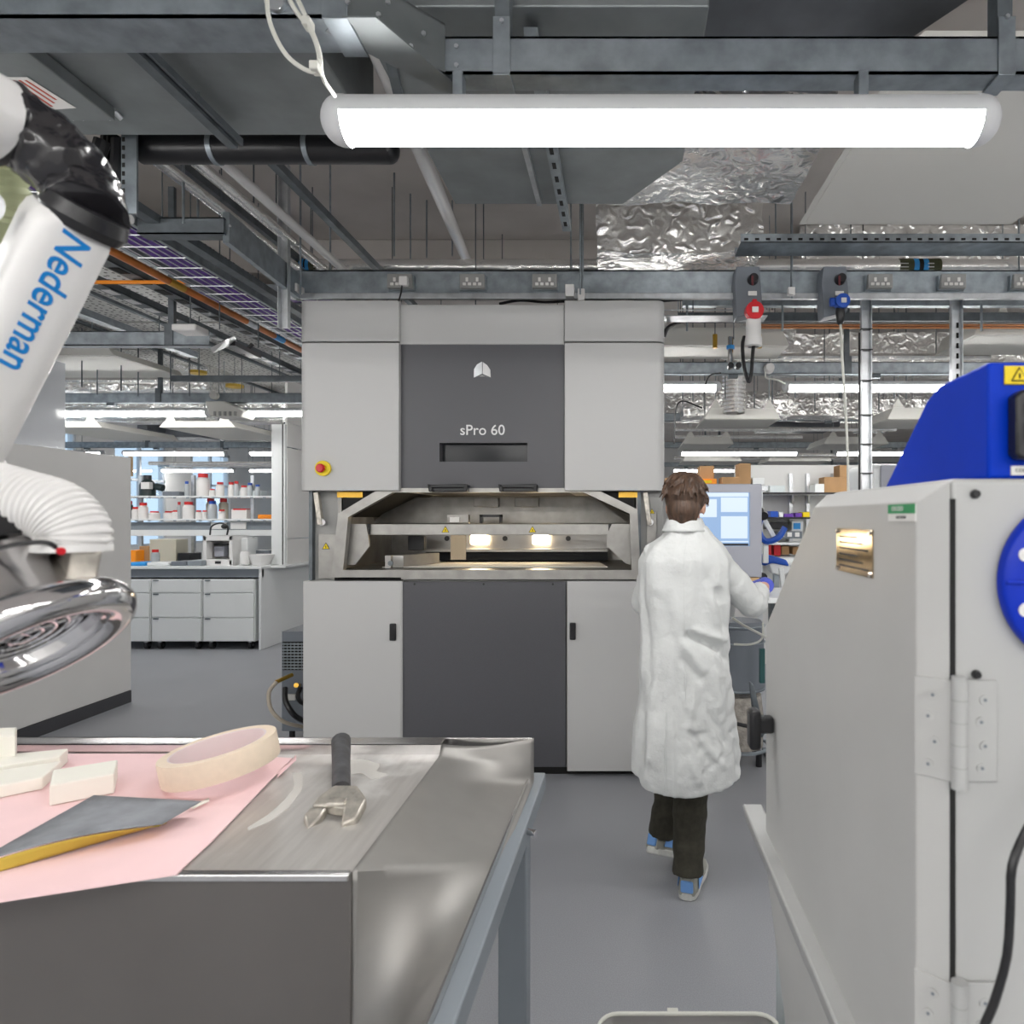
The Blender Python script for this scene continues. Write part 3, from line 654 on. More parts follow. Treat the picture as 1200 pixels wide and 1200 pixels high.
# three pipes and dark struts running away, top left
for k, (px, r, m, lb) in enumerate([(195,.03,'foil_pipe','thin silver pipe, leftmost of three running away over the left beam'),(238,.028,'foil_pipe','silver pipe in the middle of three running away over the left beam'),(268,.026,'white_plastic','pale pipe, rightmost of three running away over the left beam')]):
    d0 = 3.2; X = XX(px, d0)*1.0; z = ZZ(196, d0)+.0
    tag(MB().cyl((X,2.95,z),(X,6.4,z),r,12).build('service_pipe', m), lb, 'pipe')
for k, (px, lb) in enumerate([(165,'dark strut running away beside the slotted post'),(310,'dark strut running away under the bare ceiling')]):
    X = XX(px,3.1); z = ZZ(165 if k == 0 else 190,3.1)
    tag(MB().box(X,X+.04,2.9,6.5,z,z+.04).build('strut_channel','galvanised_dark',smooth=False), lb, 'strut')
# purple cable basket
bk = thing('cable_basket', 'wire basket of purple cables running away above the left side', 'cable tray', (-2.5, 5, 3.0))
xa, xb = -2.62, -2.36
for x in (xa, xb): MB().box(x-.012,x+.012,2.0,10.0,2.99,3.05).build('side_rail','galvanised',bk,smooth=False)
MB().box(xb+.07,xb+.13,2.0,10.0,3.0,3.04).build('side_rail','galvanised_dark',bk,smooth=False)
for k in range(5): MB().cyl((xa+.05*k+.03,2.0,2.99),(xa+.05*k+.03,10.0,2.99),.0035,5).build('long_wire','galvanised_light',bk)
for k in range(52): MB().cyl((xa,2.05+k*.15,2.985),(xb,2.05+k*.15,2.985),.0035,5).build('cross_wire','galvanised_light',bk)
tag(MB().box(xa+.07,xb-.04,2.0,9.9,2.996,3.02).build('cable_bundle','purple',smooth=False), 'bundle of purple data cables lying in the wire basket', 'cables')['kind'] = 'stuff'
crossb = thing('cable_basket', 'second wire basket of purple cables crossing behind the diagonal beam', 'cable tray', (-2.6, 4.9, 3.3))
for y in (4.9,5.2): MB().box(-3.1,-2.1,y,y+.015,3.2,3.25).build('side_rail','galvanised',crossb,smooth=False)
for k in range(8): MB().cyl((-3.05+.13*k,4.9,3.2),(-3.05+.13*k,5.2,3.2),.0035,5).build('cross_wire','galvanised_light',crossb)
tag(MB().box(-3.1,-2.15,4.95,5.18,3.207,3.225).build('cable_bundle','purple',smooth=False), 'purple cables lying in the short crossing basket', 'cables')['kind'] = 'stuff'
op = thing('sprinkler_pipe', 'orange pipe running away along the purple cable basket', 'pipe', (-2.78,5,2.98))
MB().cyl((-2.72,1.8,3.0),(-2.72,10,3.0),.022,12).build('pipe','orange_pipe',op)
for y, m in ((5.35,'light_blue'),(4.1,'brass'),(4.95,'galvanised_light')): MB().cyl((-2.72,y,3.0),(-2.72,y+.14,3.0),.024,12).build('band',m,op)
MB().cyl((-4.0,4.3,3.06),(-2.72,4.3,3.06),.012,8).build('branch','orange',op)
# dark trays / perforated steel channels further left
for k, (X, lb) in enumerate([(-3.05,'perforated channel next to the orange pipe'),(-3.4,'perforated channel, second left from the orange pipe')]):
    t = tag(MB().box(X-.05,X+.05,2.6,8.4,3.08,3.085).box(X-.05,X-.045,2.6,8.4,3.08,3.13).box(X+.045,X+.05,2.6,8.4,3.08,3.13).build('cable_tray','galvanised_dark',smooth=False), lb, 'cable tray')
    for q in range(24): MB().box(X-.03,X+.03,2.7+q*.2,2.8+q*.2,3.076,3.079).build('slot','tray_white' if k else 'black_matte',t,smooth=False)
tag(MB().box(-3.8,-3.72,2.8,6.0,2.98,3.03).build('strut_channel','galvanised',smooth=False), 'strut running away beside the extraction arm', 'strut')
# projector-like luminaire box under left beam
lx = thing('emergency_light', 'small white light box under the beam bracket left of machine', 'light', V(238,398,4.3))
MB().box(XX(212,4.5),XX(240,4.5),4.4,4.55,ZZ(392,4.5),ZZ(384,4.5)).build('body','white_plastic',lx,bevel=.01)
lx = thing('camera_box', 'white box with a black bracket hanging against the machine side', 'box', V(262,400,4.4))
MB().prism([V(246,408,4.4),V(265,398,4.4),V(268,405,4.6),V(250,414,4.5)],(0,.1,.05)).build('body','white_plastic',lx,smooth=False)
MB().bar(V(268,402,4.6),V(300,418,5.2),.08,.03).build('arm','black_plastic',lx,smooth=False)
MB().bar(V(285,415,5.0),V(296,403,5.0),.02,.02).build('lever','black_plastic',lx,smooth=False)
tag(MB().box(XX(200,6.0),XX(358,6.0),6.0,6.04,ZZ(447,6.0),ZZ(440,6.0)).build('dark_rail','galvanised_dark',smooth=False), 'dark thin rail crossing left of the machine below the tiles', 'rail')
for k,(px,py) in enumerate(((232,438),(275,454))): tag(MB().cyl(V(px,py,7.6),V(px,py,7.6)+Vector((0,0,.03)),.09,16).build('detector','brass_yellow'), 'round yellow detector under the perforated tiles, '+('nearer' if k==0 else 'farther'), 'detector')
# white fan unit on beam left
fu = thing('fan_unit', 'white swivel unit on the beam between two left aisle lights', 'fitting', V(260,480,7.1))
MB().prism([V(240,470,7.05),V(262,470,7.05),V(285,482,7.05),V(282,489,7.05),V(245,487,7.05)],(0,.25,0)).build('body','radiant_white',fu,bevel=.01)
MB().cyl(V(253,464,7.1),V(253,464,7.1)+Vector((0,-.05,0)),.04,14).build('knob','radiant_white',fu)
for k in range(5): MB().pbox(250+k*6,252+k*6,482,487,7.03,7.05).build('vent','panel_grey_edge',fu,smooth=False)
sm = thing('smoke_detector', 'round white detector on beam under the cable loop', 'detector', V(901,432,5.65))
MB().cyl(V(901,432,5.70),V(901,432,5.70)+Vector((0,-.06,0)),.045,18,.035).build('body','white_plastic',sm)
tag(MB().tube(bez([V(897,436,5.6),V(898,443,5.6),V(910,445,5.6),V(920,450,5.7)],12),.007,6).build('cable','cable_white'),'short white cable below the round detector','cable')
tag(MB().tube(bez([V(845,437,5.4),V(832,440,5.4),V(826,455,5.4),V(825,478,6.0)],16),.006,6).build('cable','black_plastic'),'thin black cable arcing right of the machine top','cable')
tag(MB().tube(bez([V(778,395,4.6),V(782,385,4.6),V(790,380,4.7),V(797,377,5)],12),.014,8).build('cable','black_plastic'),'thick black cable curving from the machine top right','cable')
tag(MB().tube(bez([V(790,520,6.5),V(792,480,6.5),V(800,470,6.5),V(815,475,6.5),V(823,478,6.5)],16),.008,6).build('cable','black_plastic'),'black cable drooping over the white panel right of the machine','cable')
vl = thing('gas_valve', 'small wall valve fitting hanging beside the cable loop', 'valve', V(856,420,5.0))
MB().cyl(V(856,395,5.0),V(856,432,5.0),.02,10).build('stem','chrome',vl)
MB().cyl(V(856,405,5.0),V(856,409,5.0),.03,10).build('collar','light_blue',vl)
for px in (855,864): MB().cyl(V(px,430,5.0),V(px,430,5.0)+Vector((0,-.06,0)),.022,12).build('gauge','black_plastic',vl)
for k,px in enumerate((838,890)):
    tag(MB().cyl(V(px,392,5.1),V(px,408,5.1),.018,8).build('brass_fitting','brass'), 'brass pipe fitting, '+('left' if k==0 else 'right')+' of the loop of black cable','fitting')
# white looped cable at top
lc = MB().tube(bez([V(312,-20,1.5),V(316,25,1.5),V(336,65,1.5),V(365,84,1.5),V(374,70,1.5),V(366,40,1.5),V(345,10,1.5),V(330,-20,1.5)],48),.005,8)
lc.tube(bez([V(340,-20,1.49),V(362,28,1.49),V(374,60,1.49),V(378,90,1.55),V(392,112,1.7)],24),.005,8)
lc = lc.build('lamp_cable','cable_white'); tag(lc,'white cable looped in front of the top left beam, running to the big batten','cable')
for px,py in ((361,28),(370,80)): MB().box(*[v for p in (V(px-5,py,1.5).x,V(px+5,py,1.5).x,1.485,1.515,V(px,py+5,1.5).z,V(px,py-5,1.5).z) for v in (p,)]).build('cable_clip','cable_white',lc,bevel=.003)
# corrugated duct & clutter above right distance
for k,(a,b,y,d) in enumerate([(895,985,488,9.6),(1020,1060,478,9.8)]):
    t = MB().prism([V(a,500,d),V(a+30,y-8,d),V(b-8,y-9,d),V(b,y-4,d),V(b,500,d)],(0,.8,0))
    tag(t.build('dark_plenum','duct_dark',bevel=.02),'dark plenum box '+('left' if k==0 else 'right')+' of the cable-tied post','duct')
for k,(x0,x1,y,d) in enumerate([(790,1050,503,9.3),(790,940,512,11),(860,1160,533,12.5),(790,1000,537,13.5),(845,1160,418,6.1)]):
    tag(MB().cyl((XX(x0,d),d,ZZ(y,d)),(XX(x1,d),d,ZZ(y,d)),.03,8).build('service_pipe','foil_pipe'),['silver pipe behind the panel under the ribbed duct','silver pipe above the distant left panel','silver pipe passing over the far shelves','silver pipe just above the brown boxes','silver pipe under the long foil duct'][k],'pipe')
for k,(x0,x1,y,d) in enumerate([(60,200,446,7.7),(150,330,495,9.6),(150,320,507,10.6),(175,320,543,13),(200,320,546,14.5)]):
    tag(MB().cyl((XX(x0,d),d,ZZ(y,d)),(XX(x1,d),d,ZZ(y,d)),.035,8).build('service_pipe','foil_pipe'),['silver pipe across the foil duct above the tall cabinet','silver pipe behind the left aisle panel','silver pipe over the second left aisle light','silver pipe above the rearmost left lights','lowest silver pipe over the chemical shelves'][k],'pipe')
for k,(a,b,y0,y1,d) in enumerate([(160,172,490,504,9.8),(178,235,497,512,10.2),(240,300,500,513,10.4)]):
    tag(MB().pbox(a,b,y0,y1,d,d+.5).build('dark_duct','duct_dark',bevel=.02),['small','wide','middle'][k]+' dark duct hanging over the chemical shelves, '+['left','centre','right'][k],'duct')

# ================================================================ THE MACHINE
D = 4.1
mc = thing('laser_sintering_machine', 'large two-tone grey industrial machine with an open lit chamber, centre', 'machine', (XX(564,D), D+.6, 0))
def rounded_panel(px0, px1, py0, py1, d0, d1, left_round=0, right_round=0, name='panel', m='panel_grey'):
    x0,x1 = XX(px0,d0), XX(px1,d0); z0,z1 = ZZ(py1,d0), ZZ(py0,d0); pts = []
    r = left_round
    if r: pts += [(x0+r-r*math.sin(a*math.pi/16), d0+r-r*math.cos(a*math.pi/16), z0) for a in range(0,9)][::-1]
    else: pts.append((x0,d0,z0))
    r = right_round
    if r: pts += [(x1-r+r*math.sin(a*math.pi/16), d0+r-r*math.cos(a*math.pi/16), z0) for a in range(0,9)]
    else: pts.append((x1,d0,z0))
    pts += [(x1,d1,z0),(x0,d1,z0)]
    return MB().prism(pts, (0,0,z1-z0)).build(name, m, mc, bevel=.004, ang=50)
R_ = .05
rounded_panel(350,467.5,352,400,D,5.2,R_,0,'top_left_panel')
up = rounded_panel(350,467.5,401.5,575,D,5.2,R_,0,'upper_left_door')
rounded_panel(661.5,779,352,400,D,5.2,0,R_,'top_right_panel')
rounded_panel(661.5,779,401.5,575,D,5.2,0,R_,'upper_right_door')
MB().pbox(468,661,357,403.5,D+.03,5.2).build('top_centre_panel','panel_grey',mc,bevel=.003)
# dark visor with slot
vz = MB()
for a,b,c,e in ((468,661,404,519),(468,515,519,541),(618,661,519,541),(468,661,541,574)): vz.pbox(a,b,c,e,D+.04,D+.16)
vz = vz.build('visor_panel','charcoal_panel',mc,smooth=False)
MB().pbox(511,622,515,545,D+.11,D+.155).build('viewing_window','dark_glass',vz,smooth=False)
MB().pbox(468,661,404,575,D+.2,5.2).build('inner_housing','charcoal_panel',mc,smooth=False)
for a,b in ((502,547),(585,629)):
    h = MB().pbox(a,b,568,571.5,D-.035,D-.01).pbox(a,a+4,568,576,D-.035,D+.05).pbox(b-4,b,568,576,D-.035,D+.05).pbox(a+2,b-2,571,576,D-.01,D+.04)
    h.build('handle','black_plastic',vz,bevel=.004)
text('sPro 60', .088, 'text_white', vz, (XX(565.5,D+.04), D+.037, ZZ(504.5,D+.04)), (1,0,0), (0,0,1), weight=.0006)
lg = V(565,434,D+.04); s_ = .062; y = D+.036
def P2(u, v): return Vector((lg.x+u*s_, y, lg.z+v*s_))
em = MB().prism([P2(-.08,.8),P2(.0,.85),P2(.0,-.35),P2(-.8,-.72),P2(-.78,.1),P2(-.5,.55)],(0,.002,0)).build('emblem','galvanised_light',vz,smooth=False)
MB().prism([P2(.07,.8),P2(.5,.5),P2(.8,.05),P2(.85,-.7),P2(.06,-.35)],(0,.002,0)).build('emblem_right_face','text_white',em,smooth=False)
MB().prism([P2(-.6,-.72),P2(0,-.45),P2(.65,-.7),P2(.3,-.6),P2(0,-.62),P2(-.3,-.6)],(0,.002,0)).build('emblem_base','panel_grey_edge',em,smooth=False)
# emergency stop
es = V(379.5,549,D); e_ = MB().cyl(es, es+Vector((0,-.02,0)), .046, 24).build('emergency_stop','yellow',up)
MB().lathe([(.0,-.05),(.02,-.05),(.026,-.042),(.026,-.03),(.016,-.02),(.016,-.0)][::-1], es+Vector((-.005,0,0)), (0,1,0), 20).build('red_button','red',mc)
# base body and lower doors
MB().box(XX(357,D), XX(776,D), D+.08, 5.2, .05, ZZ(681,D)).build('base_body','panel_grey_edge',mc,smooth=False)
ld = rounded_panel(355,470,681,905,D+.03,D+.09,0,0,'lower_left_door')
rd = rounded_panel(664.5,779,681,904,D+.03,D+.09,0,0,'lower_right_door')
MB().pbox(471.5,663,682,899,D+.045,D+.09).build('lower_centre_panel','charcoal_panel',mc,smooth=False,bevel=.002)
MB().pbox(470,471.5,681,905,D+.035,D+.05).build('trim_strip','panel_grey',mc,smooth=False)
for px in (486,567,648): MB().cyl(V(px,682.5,D+.044)+Vector((0,-.004,-.01)), V(px,682.5,D+.044)+Vector((0,.004,-.01)), .007, 8).build('screw','black_plastic',mc)
MB().pbox(456,463.5,731,751,D+.012,D+.03).build('latch','black_plastic',ld,bevel=.006)
MB().pbox(667.5,674.5,730,750,D+.012,D+.03).build('latch','black_plastic',rd,bevel=.006)
MB().box(XX(362,D), XX(772,D), D+.1, 5.15, 0, .06).build('plinth','black_matte',mc,smooth=False)
# middle section: side posts, chamber
DC = D+.03
zt_, zb_ = ZZ(575,DC), ZZ(680,DC)
for a,b in ((362,398),(747,777)):
    MB().pbox(a,b,575,680,D+.10,5.2).build('side_post','panel_grey_edge',mc,smooth=False)
    MB().pbox(a,a+4,575,680,D+.06,D+.1).build('post_edge','galvanised_dark',mc,smooth=False)
    MB().pbox(a+11,b-3 if a<500 else b-8,626 if a<500 else 600,678,D+.07,D+.1).build('hinge_plate','frame_steel',mc,bevel=.002)
    MB().bar(V(a+9,577,D+.05),V(a+14,615,D+.05),.03,.035).build('gas_strut','wrench_steel',mc,bevel=.003)
    MB().cyl(V(a+15,612,D+.04),V(a+15,612,D+.08),.02,10).build('pivot','chrome',mc)
MB().pbox(395,425,576.5,583,D+.07,D+.09).build('yellow_label','brass',mc,smooth=False)
MB().pbox(725,751,576.5,583,D+.07,D+.09).build('yellow_label','brass',mc,smooth=False)
warn_sign(mc, V(382,641,D+.068)+Vector((0,0,0)), .024)
warn_sign(mc, V(764,600,D+.068), .018)
# frame of the chamber mouth (polygon ring)
outer = [(388,679),(396,602),(446,572),(696,572),(747,597),(751,679)]
inner = [(402,668),(408,606),(460,577),(684,577),(738,602),(740,668)]
fr = MB()
for i in range(6):
    j = (i+1)%6
    fr.prism([V(*outer[i],DC), V(*outer[j],DC), V(*inner[j],DC), V(*inner[i],DC)], (0,.05,0))
fr.build('chamber_frame','frame_steel',mc,smooth=False)
# chamber interior: side, back walls, deck
xl, xr = XX(402,DC), XX(740,DC)
ZD = ZZ(668,DC)
MB().box(xl-.05,xr+.05,DC+.05,5.15,ZD-.05,ZD).build('chamber_deck','chamber_steel',mc,smooth=False)
MB().box(xl-.05,xl-.03,DC+.05,5.15,ZD,zt_+.02).build('chamber_wall','chamber_steel',mc,smooth=False)
MB().box(xr+.03,xr+.05,DC+.05,5.15,ZD,zt_+.02).build('chamber_wall','chamber_steel',mc,smooth=False)
MB().box(xl-.05,xr+.05,5.1,5.15,ZD-.02,zt_+.1).build('chamber_wall','chamber_steel',mc,smooth=False)
MB().box(xl-.05,xr+.05,DC+.05,5.15,zt_+.0,zt_+.02).build('chamber_roof','charcoal_panel',mc,smooth=False)
MB().prism([(xl-.02,DC+.05,zt_),(xl+.3,DC+.05,zt_),(xl-.02,DC+.05,zt_-.16)],(0,.85,0)).build('sloped_cheek','black_matte',mc,smooth=False)
MB().prism([(xr+.02,DC+.05,zt_),(xr-.3,DC+.05,zt_),(xr+.02,DC+.05,zt_-.16)],(0,.85,0)).build('sloped_cheek','black_matte',mc,smooth=False)
# back upper plate, crossbar and brackets
MB().prism([V(436,613,4.75),V(470,583,4.75),V(695,583,4.75),V(736,613,4.75)],(0,.03,0)).build('back_plate','chamber_steel',mc,smooth=False)
for a,b in ((555,584),(603,631)): MB().pbox(a,b,583,594,4.71,4.75).build('raised_plate','chamber_steel',mc,bevel=.003)
xb = MB().pbox(429,717,614,627,4.24,4.28).build('cross_bar','frame_steel',mc,bevel=.003)
for px in (522,624): warn_sign(xb, V(px,621.5,4.239), .024)
MB().prism([V(407,614,4.2),V(429,614,4.2),V(433,640,4.2),V(416,662,4.2),V(406,662,4.2)],(0,.02,0)).build('bracket_plate','frame_steel',mc,smooth=False)
MB().prism([V(717,614,4.2),V(739,614,4.2),V(739,662,4.2),V(733,660,4.2),V(711,640,4.2),V(711,627,4.2)],(0,.02,0)).build('bracket_plate','frame_steel',mc,smooth=False)
for px in (431,715): MB().pbox(px-2,px+2,614,626,4.22,4.24).build('bolt_block','black_plastic',mc,smooth=False)
bh = MB().pbox(524,549,603,613,4.4,4.45).build('sensor_block','chamber_steel',mc,bevel=.002); MB().pbox(527,538,606,612,4.39,4.40).build('label','label_white',bh,smooth=False)
MB().pbox(562,588,603,606,4.5,4.54).pbox(562,565,603,613,4.5,4.54).pbox(585,588,603,613,4.5,4.54).build('small_bracket','black_plastic',mc,smooth=False)
# lower interior: back lit wall with lamps, ledge
MB().pbox(497,712,627,643,4.86,4.9).build('lamp_wall','stainless',mc,smooth=False)
MB().pbox(495,712,643.5,646.5,4.78,4.88).build('ledge','frame_steel',mc,smooth=False)
MB().pbox(499,712,647,657,4.88,4.9).build('rear_panel','dark_glass',mc,smooth=False)
for px in (524,592,666): MB().cyl(V(px,631,4.86),V(px,631,4.86)+Vector((0,-.01,0)),.018,12).build('port','black_plastic',mc)
for px in (560,633):
    MB().pbox(px-9,px+9,627,638,4.80,4.84).build('chamber_lamp','lamp_warm',mc,bevel=.01)
MB().prism([(XX(448,4.3),4.3,ZD+.003),(XX(712,4.3),4.3,ZD+.003),(XX(702,4.78),4.78,ZD+.003),(XX(500,4.78),4.78,ZD+.003)],(0,0,.004)).build('powder_bed','powder',mc,smooth=False)
bl = MB().prism([V(451,651,4.25),V(495,648,4.5),V(495,660,4.5),V(451,666,4.25)],(.10,.05,0)).build('feed_block','frame_steel',mc,bevel=.003)
MB().cyl(V(458,660,4.24),V(458,660,4.24)+Vector((0,-.01,0)),.016,14).build('roller_end','galvanised_dark',bl)
MB().pbox(451,458,651,666,4.23,4.27).build('end_plate','frame_steel',bl,bevel=.002)
MB().pbox(478,497,628,645,4.6,4.65).build('motor_block','black_plastic',mc,bevel=.004)
MB().pbox(528,546,627,656,4.45,4.46).build('hanging_plate','tan_lens',mc,smooth=False)
MB().box(XX(392,DC),XX(470,DC),DC+.0,DC+.04,ZD-.065,ZD-.045).build('lower_strip','black_matte',mc,smooth=False)
# small basket of cables on top of machine
wb = thing('cable_basket','thin wire basket with cables lying on top of the machine','cable tray',(XX(560,4.5),4.5,2.9))
for k in range(14): MB().cyl((XX(470,4.4)+k*.085,4.4,2.885),(XX(470,4.4)+k*.085,4.4,2.915),.003,5).build('wire','galvanised_light',wb)
MB().box(XX(468,4.4),XX(900,4.4),4.41,4.55,2.88,2.885).box(XX(468,4.4),XX(900,4.4),4.40,4.405,2.912,2.918).build('tray_frame','galvanised_light',wb,smooth=False)
tag(MB().tube(bez([V(585,356,4.35),V(610,352,4.35),V(640,354,4.35),V(680,352,4.38),V(735,350,4.38),V(760,353,4.38),V(800,351,4.4)],36),.009,6).build('cable','black_plastic'),'black cable lying along the machine top','cable')
cn = MB(); c = Vector((XX(722,4.3), 4.35, 2.9)); cn.ell(c,(.09,.06,.028)); tag(cn.build('black_cap','black_matte'),'flat black round cap on the machine top, right panel','cap')

# chiller at left
ch = thing('chiller_unit','small grey cooler with a grille beside the machine foot','cooler',(XX(345,4.75),4.9,0))
a,b = XX(330,4.75), XX(362,4.75)
MB().box(a,b,4.75,5.2,.09,ZZ(740,4.75)).build('body','bin_grey',ch,bevel=.005)
g = MB().box(a+.01,b-.005,4.742,4.75,ZZ(785,4.75),ZZ(752,4.75)).build('grille','black_matte',ch,smooth=False)
for k in range(9): MB().box(a+.012,b-.008,4.735,4.742,ZZ(785,4.75)+.01+k*.021,ZZ(785,4.75)+.018+k*.021).build('slat','galvanised',g,smooth=False)
for k in range(6): MB().box(a+.02+k*.025,a+.023+k*.025,4.733,4.737,ZZ(785,4.75)+.005,ZZ(752,4.75)-.005).build('slat','galvanised',g,smooth=False)
MB().box(a+.03,a+.1,4.735,4.75,ZZ(820,4.75),ZZ(813,4.75)).build('label','label_white',ch,smooth=False)
for x in (a+.05,b-.02): MB().cyl((x,4.8,0),(x,4.8,.09),.02,8).build('foot','black_plastic',ch)
MB().cyl(V(342,791,4.7),V(324,799,4.55),.014,10).build('brass_elbow','brass',ch)
MB().cyl(V(350,803,4.7),V(347,803,4.6),.016,10).build('brass_elbow','brass',ch)
tag(MB().tube(bez([V(324,799,4.55),V(315,812,4.5),V(318,832,4.5),V(333,846,4.55),V(356,852,4.7)],24),.013,8).build('hose','hose_beige'),'beige hose curving from the cooler to the machine','hose')
tag(MB().tube(bez([V(334,806,4.7),V(335,822,4.65),V(345,838,4.65),V(358,846,4.75)],20),.018,8).build('hose','black_plastic'),'thick black hose below the cooler grille','hose')
tag(MB().tube(bez([V(352,806,4.72),V(349,815,4.68),V(352,822,4.68),V(360,826,4.75)],14),.016,8).build('hose','black_plastic'),'short black hose next to the brass elbow of the cooler','hose')

# ================================================================ STEEL TABLE (front left)
tb = thing('steel_table','stainless steel work table with sloping chute side, front left','table',(-.9,1.5,0))
TZ = .95
XF = -.479
MB().box(-2.2,XF,1.212,1.83,TZ-.004,TZ).build('worktop','worktop_steel',tb,smooth=False)
MB().box(-2.2,XF+.002,1.206,1.214,.42,TZ+.001).build('front_panel','stainless_dull',tb,bevel=.003,seg=3)
MB().box(-2.2,XF,1.198,1.216,TZ-.012,TZ+.003).build('front_edge','brushed_alu',tb,bevel=.004,seg=3)
lip = MB().box(-1.72,XF,1.812,1.822,TZ-.02,TZ+.028).box(-1.72,XF,1.812,1.866,TZ+.024,TZ+.028).box(-1.72,-.245,1.86,1.866,.80,TZ+.028).build('rear_lip','brushed_alu',tb,bevel=.001)
def chute(u, v):
    L = [(0,(XF,1.83,TZ+.020)),(.06,(XF,1.79,TZ+.0)),(.5,(XF,1.212,TZ)),(1,(XF,1.208,.40))]
    Rr = [(0,(-.238,1.86,TZ+.028)),(.16,(-.238,1.855,.86)),(.5,(-.252,1.45,.85)),(1,(-.272,.85,.845))]
    def ev(c, t):
        for (t0,a),(t1,b) in zip(c, c[1:]):
            if t <= t1+1e-9: return Vector(a).lerp(Vector(b), (t-t0)/(t1-t0))
        return Vector(c[-1][1])
    a, b = ev(L, v), ev(Rr, v)
    p = a.lerp(b, u); sag = math.sin(math.pi*u)
    return p + Vector((-.006,0,-.012))*sag*max(0,1-v*1.3)
MB().grid(chute, 24, 60).build('chute_side','chute_steel',tb,solid=.003,ang=60)
MB().bar((-.232,1.94,.83),(-.262,.7,.83),.035,.05).build('side_rail','frame_blue_grey',tb,smooth=False,bevel=.004)
MB().bar((-.252,1.86,.858),(-.274,.85,.858),.004,.03).build('rail_flange','brushed_alu',tb,smooth=False)
MB().box(-.325,-.25,1.80,1.88,0,.82).build('leg','frame_blue_grey',tb,bevel=.004)
MB().box(-1.7,-1.62,1.80,1.88,0,.82).build('leg','frame_blue_grey',tb,bevel=.004)
MB().box(-.32,-.26,.72,.78,0,.82).build('leg','frame_blue_grey',tb,bevel=.004)
MB().box(-1.7,-1.62,.9,.98,0,.82).build('leg','frame_blue_grey',tb,bevel=.004)
MB().box(-1.7,-.26,1.82,1.86,.77,.82).build('rear_rail','frame_blue_grey',tb,bevel=.003)
MB().cyl((-.236,1.62,.838),(-.2,1.60,.838),.008,10).build('bolt','chrome',tb)
# powder smears wiped across the steel top
MB().prism([onZ(*p_, TZ+.0004) for p_ in ((342,905),(354,906),(354,925),(340,945),(318,962),(292,973),(290,970),(314,955),(333,938),(345,922))],(0,0,.0004)).build('powder_smear','powder_thin',tb,smooth=False)
MB().prism([onZ(*p_, TZ+.0004) for p_ in ((404,891),(428,890),(446,896),(441,904),(455,908),(436,914),(424,906),(408,908))],(0,0,.0004)).build('powder_smear','powder_thin',tb,smooth=False)
# pink paper
pk = [onZ(0,1058,TZ+.003),onZ(206,1026,TZ+.003),onZ(250,985,TZ+.003),onZ(342,889,TZ+.003),onZ(250,884,TZ+.003),onZ(100,884,TZ+.003),onZ(-150,885,TZ+.003),onZ(-200,1075,TZ+.003)]
tag(MB().prism(pk,(0,0,.002)).build('pink_sheet','pink',smooth=False),'pink paper sheet lying on the steel table','paper')
tag(MB().grid(lambda u,v: onZ(325+u*22, 905-u*20+v*6, TZ+.006+u*u*.012), 4, 2).build('pink_paper_curl','pink',solid=.001),'curled pink paper corner right of the tape roll','paper')
# tape roll
c0_=0
tr = thing('tape_roll','wide roll of cream masking tape on the pink paper','tape roll',onZ(261,905,TZ+.01))
c0 = onZ(261,897,TZ+.03); c0.z = TZ+.008; ax = Vector((-.17,-.04,1)).normalized(); ro, ri, hh = .124, .103, .056
c0 = Vector((XX(261,1.62),1.62,TZ+.035))
MB().lathe([(ri,0),(ro,0),(ro+.001,.003),(ro+.001,hh-.003),(ro,hh),(ri,hh)], c0, ax, 64).build('tape','tape_cream',tr,ang=50)
MB().lathe([(ri,.0),(ri-.004,.001),(ri-.004,hh-.001),(ri,hh)], c0, ax, 64).build('core','tape_core',tr,ang=50)
# sandpaper
def sp_fn(u, v):
    a = onZ(0,1012,TZ+.02).lerp(onZ(112,926,TZ+.05), v); b = onZ(60,1005,TZ+.03).lerp(onZ(232,937,TZ+.035), v)
    p = a.lerp(b, u); return p
A0,A1,A2,A3 = onZ(-70,1040,TZ+.02),onZ(110,932,TZ+.055),onZ(236,939,TZ+.035),onZ(120,1002,TZ+.05)
def sheet(off):
    def f(u, v):
        top = A1.lerp(A2,u); bot = onZ(-40,1016,TZ+.025).lerp(onZ(190,966,TZ+.03),u)
        p = bot.lerp(top,v) + Vector((0,0,.012*math.sin(math.pi*u)*(1-v))) ; p.z += off
        return p
    return f
sd = thing('sandpaper_sheet','grey curled abrasive sheet with yellow back on the pink paper','sandpaper',onZ(120,960,TZ+.004))
MB().grid(sheet(0),12,8).build('grit_side','sandpaper_grey',sd,solid=.001)
def back(u, v):
    p = sheet(0)(u*.98,0); q = onZ(-40,1031,TZ+.008).lerp(onZ(196,962,TZ+.018),u)
    r = p.lerp(q,v); r.z -= .003; return r
MB().grid(back,12,4).build('paper_backing','sandpaper_back',sd,solid=.001)
tag(MB().grid(lambda u,v: onZ(225+u*20,944-u*9+v*4,TZ+.012),3,1).build('tape_scrap','foam_white',solid=.001),'thin cream scrap at the tip of the abrasive sheet','scrap')
# foam blocks
def foam(q, h, label, z=TZ+.006, m='foam_white'): return tag(MB().prism([onZ(x,y,z) for x,y in q],(0,0,h)).build('foam_block',m,smooth=False,bevel=.003),label,'foam')
foam([(58,945),(62,925),(138,912),(134,930)],.045,'white foam block in front of the tape roll')
foam([(-60,948),(-40,922),(72,905),(50,925)],.028,'flat white foam strip at the left edge, on the pink paper')
foam([(-60,925),(-40,905),(80,893),(70,903)],.035,'long white foam strip behind the front strip')
foam([(-60,905),(-60,893),(20,891),(18,903)],.085,'tall cream foam piece at far left on the table')
